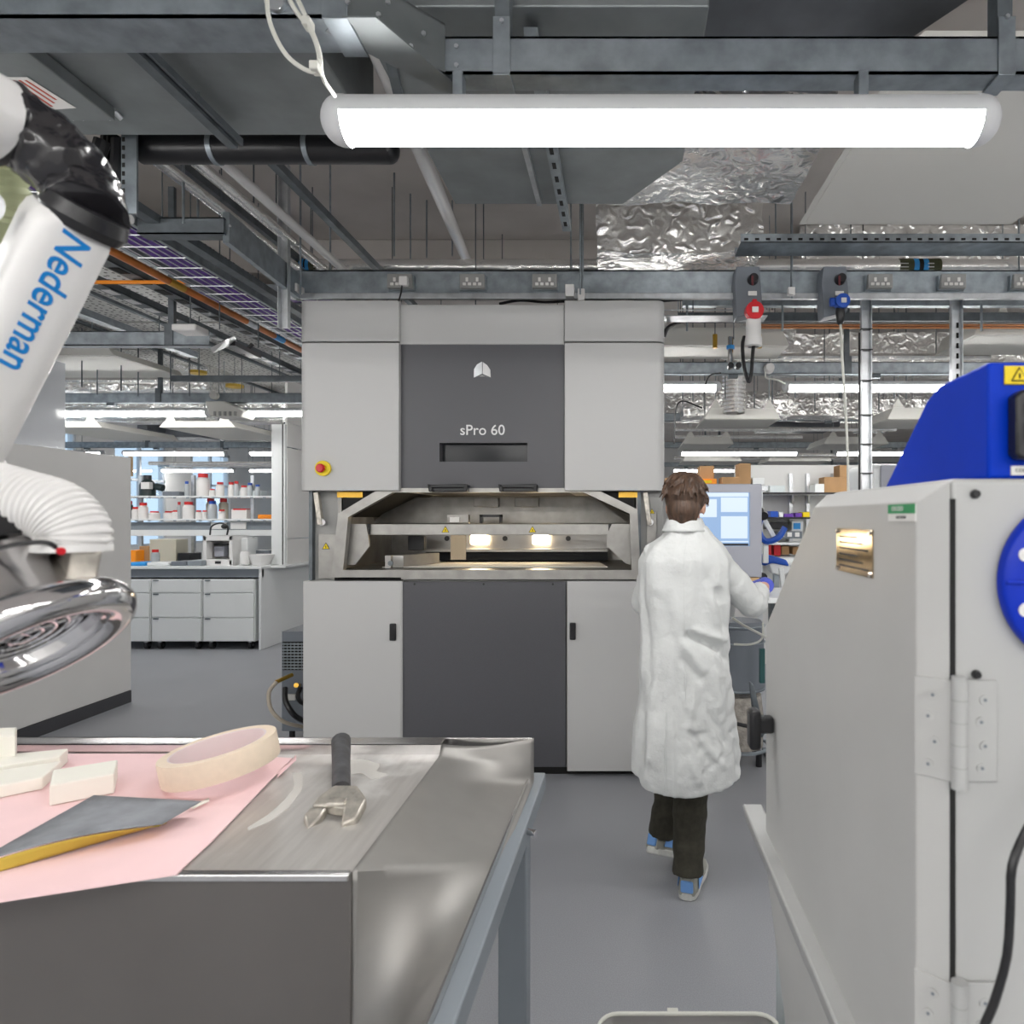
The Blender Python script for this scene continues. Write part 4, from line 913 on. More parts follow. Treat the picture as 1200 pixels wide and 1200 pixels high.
# wrench
wr = thing('adjustable_wrench','adjustable wrench with a black taped handle on the steel top','wrench',onZ(395,935,TZ))
w0, w1 = onZ(385,872,TZ+.03), onZ(400,925,TZ+.022)
w0 = onZ(388,895,TZ+.024)+Vector((0,.06,.035))
MB().tube([w0, w0.lerp(w1,.5), w1], .02, 14, radii=[.024,.021,.02]).build('handle_grip','grip_black',wr)
MB().tube([w0+Vector((0,.001,.0)), w0+(w0-w1).normalized()*.003], .016, 14).build('handle_hollow','black_matte',wr)
hc = onZ(397,950,TZ+.012); KW = 1.15; TI = Matrix.Rotation(math.radians(28),3,'X')
MB().prism([hc+TI@(Vector(p)*KW) for p in ((-.022,.035,0),(.022,.035,0),(.05,.005,0),(.045,-.035,0),(.022,-.05,0),(.015,-.015,0),(-.015,-.01,0),(-.045,-.01,0),(-.04,.012,0))],(0,0,.022)).build('fixed_jaw','wrench_steel',wr,bevel=.004)
MB().prism([hc+TI@(Vector(p)*KW) for p in ((-.048,-.012,0),(-.016,-.012,0),(-.022,-.035,0),(-.034,-.056,0),(-.052,-.03,0))],(0,0,.02)).build('movable_jaw','wrench_steel',wr,bevel=.004)
MB().cyl(hc+Vector((-.02,.0,.014)),hc+Vector((.015,.0,.014)),.012,14).build('adjuster_screw','wrench_steel',wr)

# ================================================================ EXTRACTION ARM (left)
ea = thing('extraction_arm','white jointed fume extraction arm with chrome hood, left edge','extraction arm',(-.85,.85,.9))
da = .85
A = V(80,262,da); B = V(-40,506,da+.03); ax = (B-A).normalized()
side = Vector((0,-1,0)); side = (side-ax*side.dot(ax)).normalized(); cr = ax.cross(side).normalized()
if cr.x < 0: cr = -cr
# rotated rounded-rectangle section
def rsect(c, w, h, r, ang, n=6):
    out = []
    for (sx,sy,a0) in ((1,1,0),(-1,1,90),(-1,-1,180),(1,-1,270)):
        for k in range(n+1):
            a = math.radians(a0+90*k/n); u = sx*(w/2-r)+r*math.cos(a); v = sy*(h/2-r)+r*math.sin(a)
            uu = u*math.cos(ang)-v*math.sin(ang); vv = u*math.sin(ang)+v*math.cos(ang)
            out.append(c+cr*uu+side*vv)
    return out
def loft(secs, caps=True):
    mb = MB(); n = len(secs[0]); vs = [v for s in secs for v in s]
    fs = [(i*n+k,i*n+(k+1)%n,(i+1)*n+(k+1)%n,(i+1)*n+k) for i in range(len(secs)-1) for k in range(n)]
    if caps: fs += [tuple(range(n)), tuple(range((len(secs)-1)*n,len(secs)*n))]
    return mb.add(vs,fs)
ang = math.radians(34)
W0 = .100
secs = [rsect(A+ax*t, W0*k, .084*k, .026*k, ang) for t,k in ((-.010,.86),(-.004,.95),(.01,1),(.30,.99),(.34,.95))]
arm = loft(secs).build('arm_tube','white_plastic',ea,ang=50)
# screw boss on top of left face
bc = A+ax*.02+side*.055-cr*.03
MB().lathe([(.0,.0),(.012,.0),(.014,.003),(.017,.004)], bc+side*.004, side, 20).build('boss_ring','tray_white',arm)
# lettering on the right-facing face
fn = (side*math.cos(ang)-cr*math.sin(ang)); fx_ = (side*math.sin(ang)+cr*math.cos(ang))
# face normals of the rotated box: n1 = rotated +v, n2 = rotated +u
nu_ = cr*math.cos(ang)+side*math.sin(ang); nv_ = -cr*math.sin(ang)+side*math.cos(ang)

FACE = (nu_, nv_)
text('Nederman', .043, 'text_blue', arm, A+ax*.092+nu_*(W0/2*.99), ax, nu_.cross(ax), weight=.0006, depth=.0012, font_shear=.25)
# collar and black bellows joint to the upper arm
jc = A-ax*.008+cr*.016
MB().tube([jc+ax*.006, jc-ax*.006, jc-ax*.022], .062, 32, radii=[.042,.047,.043]).build('joint_collar','black_plastic',ea)
U1 = V(-20,112,da-.03)
bp = bez([jc-ax*.012, V(94,222,da+.02), V(68,190,da+.0), V(42,166,da-.01), V(18,150,da-.02)], 90)
bw_ = MB().tube(bp,.05,56,radii=[.045 for i in range(len(bp))])
for i_, v_0 in enumerate(bw_.v):
    v_0 = Vector(v_0); q_ = noise.noise_vector(v_0*38)*.006+noise.noise_vector(v_0*90)*.003; q_ += (A-V(18,150,da)).normalized()*0
    bw_.v[i_] = tuple(v_0+q_)
bw_.build('bellows','black_shiny',ea,ang=80)
MB().tube([V(12,150,da-.02),V(0,143,da-.03)],.05,32,radii=[.050,.054]).build('joint_collar','black_plastic',ea)
MB().tube([V(4,146,da-.03),V(-2,142,da-.033),V(-90,100,da-.1)],.05,32,radii=[.046,.051,.054]).build('upper_arm_tube','white_plastic',ea)
gp = bez([V(-30,262,da+.1),V(-8,250,da+.08),V(2,225,da+.06),V(-10,190,da+.05)],30)
MB().tube(gp,.025,16,radii=[.028+(.004 if i%2 else 0) for i in range(len(gp))]).build('ribbed_sleeve','hose_yellow_green',ea)
# lower neck below arm tube
nk = [B+ax*.0, B+ax*.05]
MB().tube([A+ax*.33, A+ax*.36, A+ax*.40, A+ax*.45], .05,24,radii=[.052,.046,.043,.045]).build('arm_neck','white_plastic',ea)
# hose
dh = .74
hp = bez([V(-70,560,dh),V(-20,575,dh),V(28,588,dh),V(66,600,dh),V(86,622,dh),V(85,640,dh)],110)
MB().tube(hp,.033,28,radii=[.0325+(.0022 if (i%4)<2 else -.0012) for i in range(len(hp))]).build('corrugated_hose','hose_white',ea)
MB().tube([V(85,638,dh),V(85,646,dh)],.036,28).build('hose_cuff','hose_white',ea)
# square bracket below
bb = MB().prism([V(60,640,dh+.02),V(84,646,dh-.02),V(74,700,dh-.02),V(52,696,dh+.02)],(.024,.012,0)).build('bracket','wrench_steel',ea,smooth=False,bevel=.003)
MB().cyl(V(70,645,dh-.03),V(72,646,dh-.034),.004,12).build('red_connector','red',ea)
MB().tube(bez([V(-10,645,dh-.05),V(25,637,dh-.05),V(55,636,dh-.04),V(70,645,dh-.03)],20),.0025,6).build('thin_wire','black_plastic',ea)
# hood: chrome torus with tilted axis, cone above
hc_ = Vector((XX(33,.72),.72,ZZ(750,.72)))
dirmaj = (V(152,700,.70)-hc_).normalized()
up_t = Vector((-.575,.10,.81)).normalized()
u_ = (dirmaj-up_t*dirmaj.dot(up_t)).normalized(); v_ = up_t.cross(u_)
RH = .083
ring = [hc_+(u_*math.cos(2*math.pi*k/72)+v_*math.sin(2*math.pi*k/72))*RH for k in range(72)]
MB().tube(ring,.019,18,closed=True).build('hood_rim','chrome',ea,ang=60)
MB().lathe([(RH,-.014),(.064,-.010),(.060,-.004),(.058,.03),(.050,.035)],hc_,up_t,56).build('hood_flange','chrome',ea,ang=60)
for r in (.015,.027,.039,.051): MB().tube([hc_+up_t*.006+(u_*math.cos(2*math.pi*k/40)+v_*math.sin(2*math.pi*k/40))*r for k in range(40)],.0022,6,closed=True).build('grille_ring','chrome',ea)
for k in range(3):
    a = k*math.pi/3; q = (u_*math.cos(a)+v_*math.sin(a))*.056; MB().cyl(hc_+up_t*.008+q,hc_+up_t*.008-q,.002,6).build('grille_spoke','chrome',ea)
MB().lathe([(.088,.008),(.075,.025),(.058,.065),(.056,.10)],hc_,up_t,48).build('hood_cone','brushed_alu',ea,ang=60)
MB().lathe([(.05,.0),(.05,.06)],hc_+up_t*.02,up_t,32).build('hood_throat','black_matte',ea)
MB().lathe([(.061,.095),(.066,.10),(.066,.135),(.060,.145),(.05,.15)],hc_,up_t,40).build('rubber_band','black_plastic',ea,ang=50)
MB().lathe([(.055,.145),(.057,.155),(.052,.158),(.055,.168),(.05,.172),(.0,.175)],hc_,up_t,32).build('ribbed_sleeve','hose_yellow_green',ea)
MB().lathe([(.115,-.0165),(.085,-.0135)],hc_,up_t,56)

# ================================================================ BLAST CABINET (front right)
bc_ = thing('blast_cabinet','grey abrasive blasting cabinet with a blue hood on top, right foreground','cabinet',(.75,1.1,0))
XD = .33; NF = .745
prof = [(.75,.55),(.75,1.618),(1.15,1.618),(1.56,1.335),(1.60,.88),(1.50,.60)]
body = MB().prism([(XD+.03,y,z) for y,z in [(NF,.5),(NF,1.622),(1.16,1.622),(1.575,1.335),(1.575,.80),(1.35,.5)]],(.95,0,0)).build('body','cabinet_light',bc_,bevel=.006,seg=3)
# door: raised pan with bevelled edge
dprof = [(.765,.52),(.765,1.597),(1.165,1.597),(1.555,1.33),(1.555,.79),(1.34,.52)]
cy = sum(p[0] for p in dprof)/6; cz = sum(p[1] for p in dprof)/6
def infl(p, k): 
    y, z = p; return (y+(.022 if y > 1 else -.022)*k, z+(.022 if z > 1.2 else -.022)*k)
vs = [(XD,y,z) for y,z in dprof]+[(XD+.028,*infl(p,1)) for p in dprof]
dm = MB(); dm.add(vs,[(0,1,2,3,4,5)]+[(i,(i+1)%6,6+(i+1)%6,6+i) for i in range(6)]+[(6,7,8,9,10,11)])
door = dm.build('side_door','cabinet_grey',bc_,smooth=False,bevel=.0015)
MB().box(XD+.028,XD+.034,NF-.002,NF+.01,.5,1.60).build('door_seal','black_matte',bc_,smooth=False)
# name plate and sticker on the door
def onX(px, py, X): d = X*F/(px-CX); return Vector((X,d,ZZ(py,d)))
a = onX(981,620,XD-.001); b2 = onX(1023,621,XD-.001); zb0 = onX(1023,678,XD-.001).z
pl = MB().box(XD-.002,XD+.0,a.y,b2.y,zb0,b2.z).build('rating_plate','tan_lens',door,smooth=False)
for k in range(6):
    MB().box(XD-.0026,XD-.002,a.y-.015,b2.y+.015+.02*(k%3),zb0+.008+k*.0085,zb0+.0105+k*.0085).build('print_line','text_dark',pl,smooth=False)
for y in (a.y-.006,b2.y+.006):
    for z in (zb0+.004,b2.z-.004): MB().cyl((XD-.002,y,z),(XD-.005,y,z),.003,8).build('rivet','chrome',pl)
a = onX(1041,591,XD-.001); b2 = onX(1073,611,XD-.001)
s1 = MB().box(XD-.0012,XD,a.y,b2.y,b2.z,b2.z+.020).build('sticker','label_white',door,smooth=False)
MB().box(XD-.0016,XD-.0012,a.y,b2.y,b2.z+.009,b2.z+.020).build('green_band','green',s1,smooth=False)
text('CHECKED',.0075,'label_white',s1,(XD-.0018,(a.y+b2.y)/2+.01,b2.z+.0145),(0,-1,0),(0,0,1),depth=.0002)
text('DATE TESTED',.0045,'text_dark',s1,(XD-.0016,(a.y+b2.y)/2,b2.z+.0045),(0,-1,0),(0,0,1),depth=.0002)
# latch at far edge of the door
lt = MB().box(XD-.035,XD-.002,1.46,1.49,1.115,1.15).build('door_latch','black_plastic',bc_,bevel=.006)
MB().box(XD-.055,XD-.03,1.455,1.50,1.08,1.165).build('latch_lever','black_plastic',lt,bevel=.008)
hinge = None
def hingef(zc):
    h = thing_part = MB().box(XD+.030,XD+.040,NF-.012,NF+.0,zc-.06,zc+.06)
    k = MB().cyl((XD+.034,NF-.010,zc-.06),(XD+.034,NF-.010,zc+.06),.0085,14).build('hinge_knuckle','cabinet_light',bc_)
    for q in range(4): MB().cyl((XD+.034,NF-.010,zc-.037+q*.024),(XD+.034,NF-.010,zc-.036+q*.024),.0088,14).build('knuckle_joint','panel_grey_edge',k)
    l = MB().prism([(XD+.030,NF-.004,zc-.055),(XD+.030,NF-.004,zc+.055),(XD-.001,.768,zc+.055),(XD-.001,.768,zc-.055)],(-.001,-.0035,0)).build('hinge_leaf','cabinet_grey',bc_,bevel=.001)
    r = MB().box(XD+.038,XD+.078,NF-.0045,NF-.001,zc-.055,zc+.055).build('hinge_leaf','cabinet_light',bc_,bevel=.001)
    nl = Vector((-.022,-.035,0)).normalized()
    for i,(t,z) in enumerate(((.5,.037),(.62,.013),(.45,-.014),(.62,-.04))):
        c = Vector((XD+.030,NF-.004,zc+z)).lerp(Vector((XD-.001,.768,zc+z)),t)+Vector((-.0015,-.0035,0))
        n2 = Vector((-.6,-.8,0)); s = MB().cyl(c,c+n2*.0015,.0055,12).build('screw','cabinet_grey',l); MB().cyl(c+n2*.0015,c+n2*.002,.002,6).build('socket','bin_grey',bc_)
    for i,(x,z) in enumerate(((.064,.034),(.060,.01),(.064,-.016),(.061,-.04))):
        c = Vector((XD+x,NF-.0045,zc+z)); s = MB().cyl(c,c+Vector((0,-.0015,0)),.0055,12).build('screw','cabinet_light',r); MB().cyl(c+Vector((0,-.0015,0)),c+Vector((0,-.002,0)),.002,6).build('socket','bin_grey',bc_)
hingef(ZZ(857,.74)); hingef(ZZ(1212,.74))
for y in (579,790): 
    c = V(1142 if y<600 else 1143,y,NF); MB().lathe([(.0,.006),(.004,.006),(.005,.003),(.005,0)],c,(0,-1,0),14).build('black_screw','black_plastic',bc_)
# round blue port
pc_ = V(1269,681,NF-.002); rp = .094
pr = MB().lathe([(rp,0),(rp,.010),(rp-.004,.014),(rp*.62,.014),(rp*.55,.009),(rp*.5,.0)],pc_,(0,-1,0),64).build('port_ring','blue_plastic',bc_,ang=50)
for k in range(8):
    a_ = math.radians(180+45*k); c = pc_+Vector((math.cos(a_),0,math.sin(a_)))*rp*.74
    q = Vector((math.cos(a_),0,math.sin(a_)))
    MB().bar(pc_+q*rp*.6+Vector((0,-.016,0)),pc_+q*rp*.97+Vector((0,-.013,0)),.006,.004).build('rib','blue_plastic',pr,bevel=.001)
    a_ += math.radians(22.5); q = Vector((math.cos(a_),0,math.sin(a_))); c = pc_+q*rp*.82+Vector((0,-.0145,0))
    MB().cyl(c,c+Vector((0,-.001,0)),.0075,12).build('keyhole','label_white',pr); MB().bar(c+Vector((0,-.001,0)),c+Vector((.012,-.001,.004 if k%2 else -.012)),.002,.006).build('slot','label_white',pr)
    c = c+Vector((.012,-.001,-.012)); MB().cyl(c,c+Vector((0,-.004,0)),.005,8).build('screw','brushed_alu',pr)
MB().cyl(pc_+Vector((0,-.003,0)),pc_+Vector((0,.02,0)),rp*.56,32).build('sleeve_opening','black_matte',bc_)
# blue hood
hb = thing('control_hood_holder','x','x',(0,0,0)); bpy.data.objects.remove(hb)
XB = .43
hp_ = [(.80,1.625),(.80,1.762),(.925,1.758),(.96,1.745),(1.115,1.628)]
hood = MB().prism([(XB,y,z) for y,z in hp_],(.5,0,0)).build('blue_hood','blue_paint',bc_,bevel=.004,seg=3)
MB().box(XB+.018,XB+.06,.797,.80,1.735,1.757).build('warning_label','yellow',hood,bevel=.001)
warn_sign(hood, Vector((XB+.034,.7965,1.744)), .0095)
sw = MB().prism([(XB+.022,.80,1.652),(XB+.028,.80,1.647),(XB+.08,.80,1.647),(XB+.08,.80,1.727),(XB+.032,.80,1.727),(XB+.022,.80,1.72)],(0,-.02,0)).build('switch_box','black_plastic',hood,bevel=.003)
MB().box(XB+.032,XB+.055,.774,.781,1.70,1.712).build('red_button','red',bc_,bevel=.002)
MB().box(XB+.032,XB+.055,.774,.781,1.667,1.69).build('black_button','black_matte',bc_,bevel=.002)
l_ = MB().box(XB+.026,XB+.08,.798,.80,1.629,1.640).build('white_label','label_white',hood,smooth=False)
text('CONTROL',.006,'text_dark',bc_,(XB+.045,.7975,1.6345),(1,0,0),(0,0,1),depth=.0002)
# support rail and legs
MB().prism([(XD-.028,1.70,.866),(XD+.02,1.70,.866),(XD+.02,1.70,.80),(XD,1.70,.80),(XD-.022,1.70,.83)],(0,-1.2,0)).build('support_rail','cabinet_light',bc_,bevel=.004)
MB().prism([(XD-.02,1.701,.862),(XD+.014,1.701,.862),(XD+.01,1.701,.842),(XD-.008,1.701,.838)],(0,.002,0)).build('rail_mouth','panel_grey_edge',bc_,smooth=False)
MB().box(XX(917,1.78),XX(953,1.78),1.78,1.86,0,.82).build('leg','pale_paint',bc_,bevel=.006)
MB().box(XX(953,1.78),XX(962,1.78),1.80,1.86,0,.82).build('leg_flange','bin_grey',bc_,smooth=False)
MB().box(1.2,1.26,1.78,1.86,0,.82).build('leg','pale_paint',bc_,bevel=.006)
MB().box(1.2,1.26,.78,.84,0,.52).build('leg','pale_paint',bc_,bevel=.006)
MB().box(.42,.48,.80,.86,0,.52).build('leg','pale_paint',bc_,bevel=.006)
MB().box(.42,1.28,.80,1.8,.10,.12).build('bottom_shelf','black_matte',bc_,smooth=False)
tag(MB().tube(bez([Vector((XB+.11,.80,1.69)),Vector((XB+.13,.745,1.66)),Vector((XB+.125,.70,1.50)),Vector((XB+.07,.70,1.36)),V(1230,930,.70),V(1202,975,.70),V(1186,1015,.69),V(1184,1060,.69),V(1180,1120,.69),V(1165,1175,.69),V(1150,1215,.69),V(1140,1300,.69)],40),.0045,10).build('power_cable','black_plastic'),'black power cable hanging in front of the blasting cabinet','cable')
# clear plastic box at the bottom
cbx = thing('storage_box','clear plastic storage box on the floor at the bottom edge','box',(.17,1.6,0))
xa,xb = XX(702,1.76), XX(908,1.76)
def rr(x0,x1,y0,y1,r,z): 
    o=[]
    for cx_,cy_,a0 in ((x1-r,y1-r,0),(x0+r,y1-r,90),(x0+r,y0+r,180),(x1-r,y0+r,270)):
        for k in range(6): a=math.radians(a0+18*k); o.append(Vector((cx_+r*math.cos(a),cy_+r*math.sin(a),z)))
    return o
L0,L1 = rr(xa+.03,xb-.03,1.33,1.72,.04,.005), rr(xa,xb,1.3,1.76,.05,.30)
n=24; mb = MB(); mb.add(L0+L1,[tuple(range(n))]+[(k,(k+1)%n,n+(k+1)%n,n+k) for k in range(n)])
mb.build('tub','box_haze',cbx,solid=.003)
MB().tube(L1,.005,8,closed=True).build('rim','cable_white',cbx)
MB().pbox(782,795,1186,1196,1.758,1.775).build('clip','cable_white',cbx,bevel=.002)

# ================================================================ LEFT LAB BENCH
lb = thing('lab_bench','white laboratory bench with grey top in the left background','bench',(-5.5,8.5,0))
BZ = ZZ(664,8.1)
XE = XX(305,8.1)
MB().box(-8.2,XE+.02,8.1,9.3,BZ-.03,BZ).build('worktop','lab_white',lb,bevel=.004)
MB().box(-8.2,XE,8.14,8.18,BZ-.13,BZ-.03).build('fascia','frame_blue_grey',lb,smooth=False)
MB().box(XE-.03,XE,8.12,10.5,0,BZ-.03).build('end_panel','lab_white',lb,bevel=.004)
MB().box(XE-.02,XE+.2,8.3,10.5,BZ-.03,BZ).build('worktop_return','lab_white',lb,bevel=.004)
MB().box(-8.2,XE-.03,9.2,9.25,0,BZ-.03).build('back_board','bin_grey',lb,smooth=False)
# pedestals on castors
def ped(px0,px1,label):
    x0,x1 = XX(px0,8.12),XX(px1,8.12); t = thing('drawer_pedestal',label,'drawers',((x0+x1)/2,8.4,0),'white drawer pedestals under the lab bench')
    zb,zt2 = ZZ(752,8.12),ZZ(679,8.12)
    MB().box(x0,x1,8.14,8.7,zb,zt2).build('body','lab_white',t,bevel=.003)
    ys = (679,695,724,752)
    for a,b in zip(ys,ys[1:]):
        dr = MB().box(x0+.008,x1-.008,8.12,8.14,ZZ(b,8.12)+.008,ZZ(a,8.12)-.006).build('drawer','lab_white',t,bevel=.003)
        MB().box(x0+.03,x0+.09,8.11,8.12,ZZ(a,8.12)-.02,ZZ(a,8.12)-.006).build('lock','galvanised_dark',dr,smooth=False)
    for x in (x0+.07,x1-.08):
        c = MB().cyl((x-.02,8.2,.045),(x+.02,8.2,.045),.045,16).build('castor','black_plastic',t)
        MB().cyl((x-.023,8.2,.045),(x+.023,8.2,.045),.02,10).build('castor_hub','chrome',c)
        MB().box(x-.015,x+.015,8.17,8.23,.08,zb).build('castor_fork','chrome',t,smooth=False)
ped(120,175.5,'white pedestal, leftmost under the bench beside the partition')
ped(177,236,'white drawer pedestal in the middle under the lab bench')
ped(237.5,298,'white drawer pedestal at the right end under the lab bench')
# shelves above the bench
sh = thing('bench_shelf','two-tier white reagent shelf above the lab bench','shelf',(-5.4,8.9,BZ))
D2 = 8.75
for y in (581,608): MB().box(-8.2,XX(318,D2),D2,D2+.35,ZZ(y+2.2,D2),ZZ(y,D2)).build('shelf_board','lab_white',sh,bevel=.003)
MB().box(-8.2,XX(318,D2),D2+.02,D2+.06,ZZ(628,D2),ZZ(621,D2)).build('rail','lab_white',sh,bevel=.003)
MB().box(-8.2,XX(318,D2),D2+.08,D2+.12,ZZ(621,D2),ZZ(612,D2)).build('cable_trunking','frame_blue_grey',sh,bevel=.003)
for px in (153,216,287): MB().box(XX(px,D2)-.02,XX(px,D2)+.02,D2+.17,D2+.21,BZ,ZZ(556,D2)).build('upright','galvanised_light',sh,smooth=False)
for px in (256,279): MB().pbox(px-9,px+9,612,620,D2+.06,D2+.08).build('socket_plate','white_plastic',sh,bevel=.003)
for y in (582.5,609.5):
    for px in range(158,315,15): MB().pbox(px,px+3,y,y+1.6,D2-.01,D2).build('clip','galvanised',sh,smooth=False)
# column beside shelves
cl = thing('tall_unit','white tall cabinet panels between the reagent shelf and the machine','cabinet',(-4.0,9.0,BZ))
xc = XX(318,8.45)
MB().box(xc,XX(334,8.45),8.45,8.5,BZ+.001,ZZ(497,8.45)).build('front_post','lab_white',cl,bevel=.002)
for i,(a,b) in enumerate(((BZ+.001,ZZ(632,8.5)),(ZZ(631,8.5),ZZ(524,8.5)),(ZZ(523,8.5),ZZ(495,8.5)))):
    MB().box(XX(334,8.5)+.0,XX(334,8.5)+.03,8.5,10.4,a,b-.006).build('side_panel','partition_white',cl,smooth=False)
MB().box(XX(334,8.5)+.0,XX(334,8.5)+.03,8.5,10.4,ZZ(495,8.5),3.3).build('upper_panel','partition_white',cl,smooth=False)
MB().box(XX(333.4,8.5),XX(334.2,8.5),8.44,8.5,BZ,ZZ(497,8.45)).build('joint','black_matte',cl,smooth=False)
# bottles
def bottle(px, ybase, h, w, d, capm, body, label, shape='jar', cap_h=.18):
    x = XX(px,d); z = ZZ(ybase,d); H = h*d/F; r = w*d/F/2
    t = thing('bottle',label,'bottle',(x,d,z),'bottles on the reagent shelf')
    if shape == 'jar': pr_ = [(0,0),(r,0),(r,H*.72),(r*.7,H*(1-cap_h)),(r*.7,H*(1-cap_h)+.001),(0,H*(1-cap_h)+.001)]
    else: pr_ = [(0,0),(r,0),(r,H*.5),(r*.9,H*.62),(r*.45,H*(1-cap_h)),(0,H*(1-cap_h)+.001)]
    MB().lathe(pr_,(x,d,z),(0,0,1),14).build('container',body,t)
    cr_ = r*(.75 if shape=='jar' else .5)
    MB().lathe([(0,0),(cr_,0),(cr_,H*cap_h),(0,H*cap_h)],(x,d,z+H*(1-cap_h)),(0,0,1),14).build('cap',capm,t)
    return t
DB = D2+.12
b1 = [(238,581,26,14,'cap_red','bottle_white','largest white jar, on the upper shelf'),(258,581,16,9,'cap_red','bottle_white','white jar with red cap right of the largest jar'),(271,581,16,7,'cap_red','bottle_white','white bottle next to the pair of clear bottles, upper shelf'),(277,581,17,6,'cap_red','bottle_clear','clear bottle with red cap on the upper shelf'),(286,581,12,8,'cap_red','bottle_white','small red-capped jar behind the pale tray, upper shelf'),(293,581,15,6,'blue','bottle_clear','blue-capped clear bottle on the upper shelf, left one'),(302,581,13,6,'blue','bottle_clear','blue-capped clear bottle at the right end of upper shelf'),(249,581,8,7,'cap_red','bottle_white','tiny white pot in front of the largest jar'),(219,581,17,5,'blue','bottle_clear','blue-capped bottle alone between dark bottle and largest jar')]
for px,yb,h,w,cm,bm_,lb_ in b1: bottle(px,yb,h,w,DB,cm,bm_,lb_)
b2 = [(152,608,21,7,'cap_red','bottle_dark','dark bottle at left end of lower shelf'),(159,608,14,8,'cap_red','bottle_white','small white jar second from the left, lower shelf'),(168,608,19,10,'cap_red','bottle_white','white bottle third from left, lower shelf'),(181,608,9,12,'cap_red','bottle_white','squat red-lidded tub left on the lower shelf'),(198,608,9,11,'cap_red','bottle_white','squat white tub in the middle of the lower shelf'),(206,608,10,8,'cap_red','bottle_white','small red-lidded tub right of the squat middle tub'),(210,608,20,4,'cap_red','bottle_clear','slim clear bottle behind the squat tubs'),(221,608,20,12,'cap_red','bottle_white','large white jar centre of the lower shelf'),(233,608,10,7,'cap_red','bottle_white','left of two small white pots on the lower shelf'),(240,608,10,6,'cap_red','bottle_white','right of two small white pots on the lower shelf'),(249,608,21,10,'blue','bottle_clear','grey glass bottle with blue cap, lower shelf'),(260,608,11,8,'cap_red','bottle_white','small jar right of the blue-capped glass bottle')]
for px,yb,h,w,cm,bm_,lb_ in b2: bottle(px,yb,h,w,DB,cm,bm_,lb_)
for px,yb,h,w,cm,lb_ in [(247,608,24,10,'cap_red','tall pale bottle behind the blue-capped glass bottle'),(262,608,24,10,'cap_red','tall beige bottle at the back of lower shelf')]: bottle(px,yb,h,w,DB+.15,cm,'beige_box',lb_)
dk = bottle(173,581,24,17,DB,'black_plastic','bottle_dark','big dark bottle with white label on the upper shelf','round',.2)
MB().pbox(165,175,565,573,DB-.125,DB-.06).build('label','label_white',dk,smooth=False)
tag(MB().cyl(V(183,570,DB),V(191,572,DB),.045,12).build('dark_bottle','bottle_dark'),'small dark bottle lying beside the big dark bottle','bottle')
tag(MB().pbox(280,306,575,581,DB,DB+.15).build('tray','green_pale' if False else 'pale_paint',bevel=.004),'pale green tray at the right end of the upper shelf','tray')
tag(MB().pbox(190,210,576,581,DB,DB+.15).build('tool_pouch','bin_grey',bevel=.01),'grey pouch right of the big dark bottle','pouch')
t=thing('storage_tub','clear tub with red lid line on the lower shelf','tub',V(280,608,DB)); MB().pbox(271,289,597,608,DB,DB+.2).build('tub','bottle_white',t,bevel=.005); MB().pbox(273,288,596,597.6,DB-.005,DB+.2).build('rim','cap_red',t)
tag(MB().pbox(302,318,603,608,DB,DB+.15).build('orange_tray','orange',bevel=.004),'orange tray at the right end of the lower shelf','tray')
# things on the bench top
DT = 8.45
def bx(name,px0,px1,y0,y1,m,label,cat,d=DT,dep=.25,bev=.01):
    z0 = BZ+.001; y1z = ZZ(y0,d); return tag(MB().box(XX(px0,d),XX(px1,d),d,d+dep,z0,max(z0+.02,y1z)).build(name,m,bevel=bev),label,cat)
bx('orange_bin',149,159,645,658,'orange','small orange bin at left end of the bench top','bin')
bx('blue_boxes',150,170,659,663,'light_blue','light blue tray at left end of the bench top','tray',8.2)
bx('crate',163,175,640,660,'cardboard','small brown crate behind the orange bin','crate',8.6)
bx('clear_tank',175,206,632,660,'beige_box','pale translucent tank in the middle of the bench top','tank',8.6)
t_ = bottle(182,661,17,9,8.35,'cap_red','bottle_clear','clear beaker bottle before the pale tank'); 
bx('grey_pouch',200,218,658,663,'bin_grey','flat grey pouch lying on the bench front','pouch',8.2)
bx('grey_pouch',219,236,657,663,'frame_blue_grey','blue-grey pouch lying left of the white printer box','pouch',8.2)
bx('white_case',172,198,659,663,'lab_white','flat white case lying on the bench front','case',8.2)
bx('scale',208,222,648,661,'black_plastic','dark instrument between pale tank and white printer box','instrument',8.6)
prt = thing('desktop_printer','white boxy desktop 3D printer with open front on the bench','printer',(XX(255,8.3),8.45,BZ))
a,b = XX(238,8.3),XX(272,8.3); z0,z1 = BZ+.001,ZZ(628,8.3)
MB().box(a,a+.04,8.3,8.65,z0,z1).box(b-.04,b,8.3,8.65,z0,z1).box(a,b,8.3,8.65,z1-.06,z1).box(a,b,8.3,8.65,z0,z0+.07).box(a,b,8.62,8.65,z0,z1).build('frame','white_plastic',prt,bevel=.006)
MB().box(a+.04,b-.04,8.45,8.47,z1-.12,z1-.10).build('gantry','black_plastic',prt,smooth=False)
MB().box((a+b)/2-.1,(a+b)/2+.02,8.4,8.5,z0+.1,z1-.13).build('print_bed','monitor_grey',prt,bevel=.004)
MB().box((a+b)/2-.03,(a+b)/2+.04,8.295,8.3,z0+.02,z0+.05).build('display','black_plastic',prt,smooth=False)
MB().tube(bez([V(246,627,8.4),V(248,617,8.4),V(258,613,8.4),V(267,617,8.4),V(266,627,8.4)],20),.01,6).build('filament_tube','black_plastic',prt)
MB().ell(V(263,617,8.4),(.04,.03,.03)).build('feeder','black_plastic',prt)
bx('white_box',273,290,630,662,'lab_white','plain white box right of the desktop printer','box',8.5)
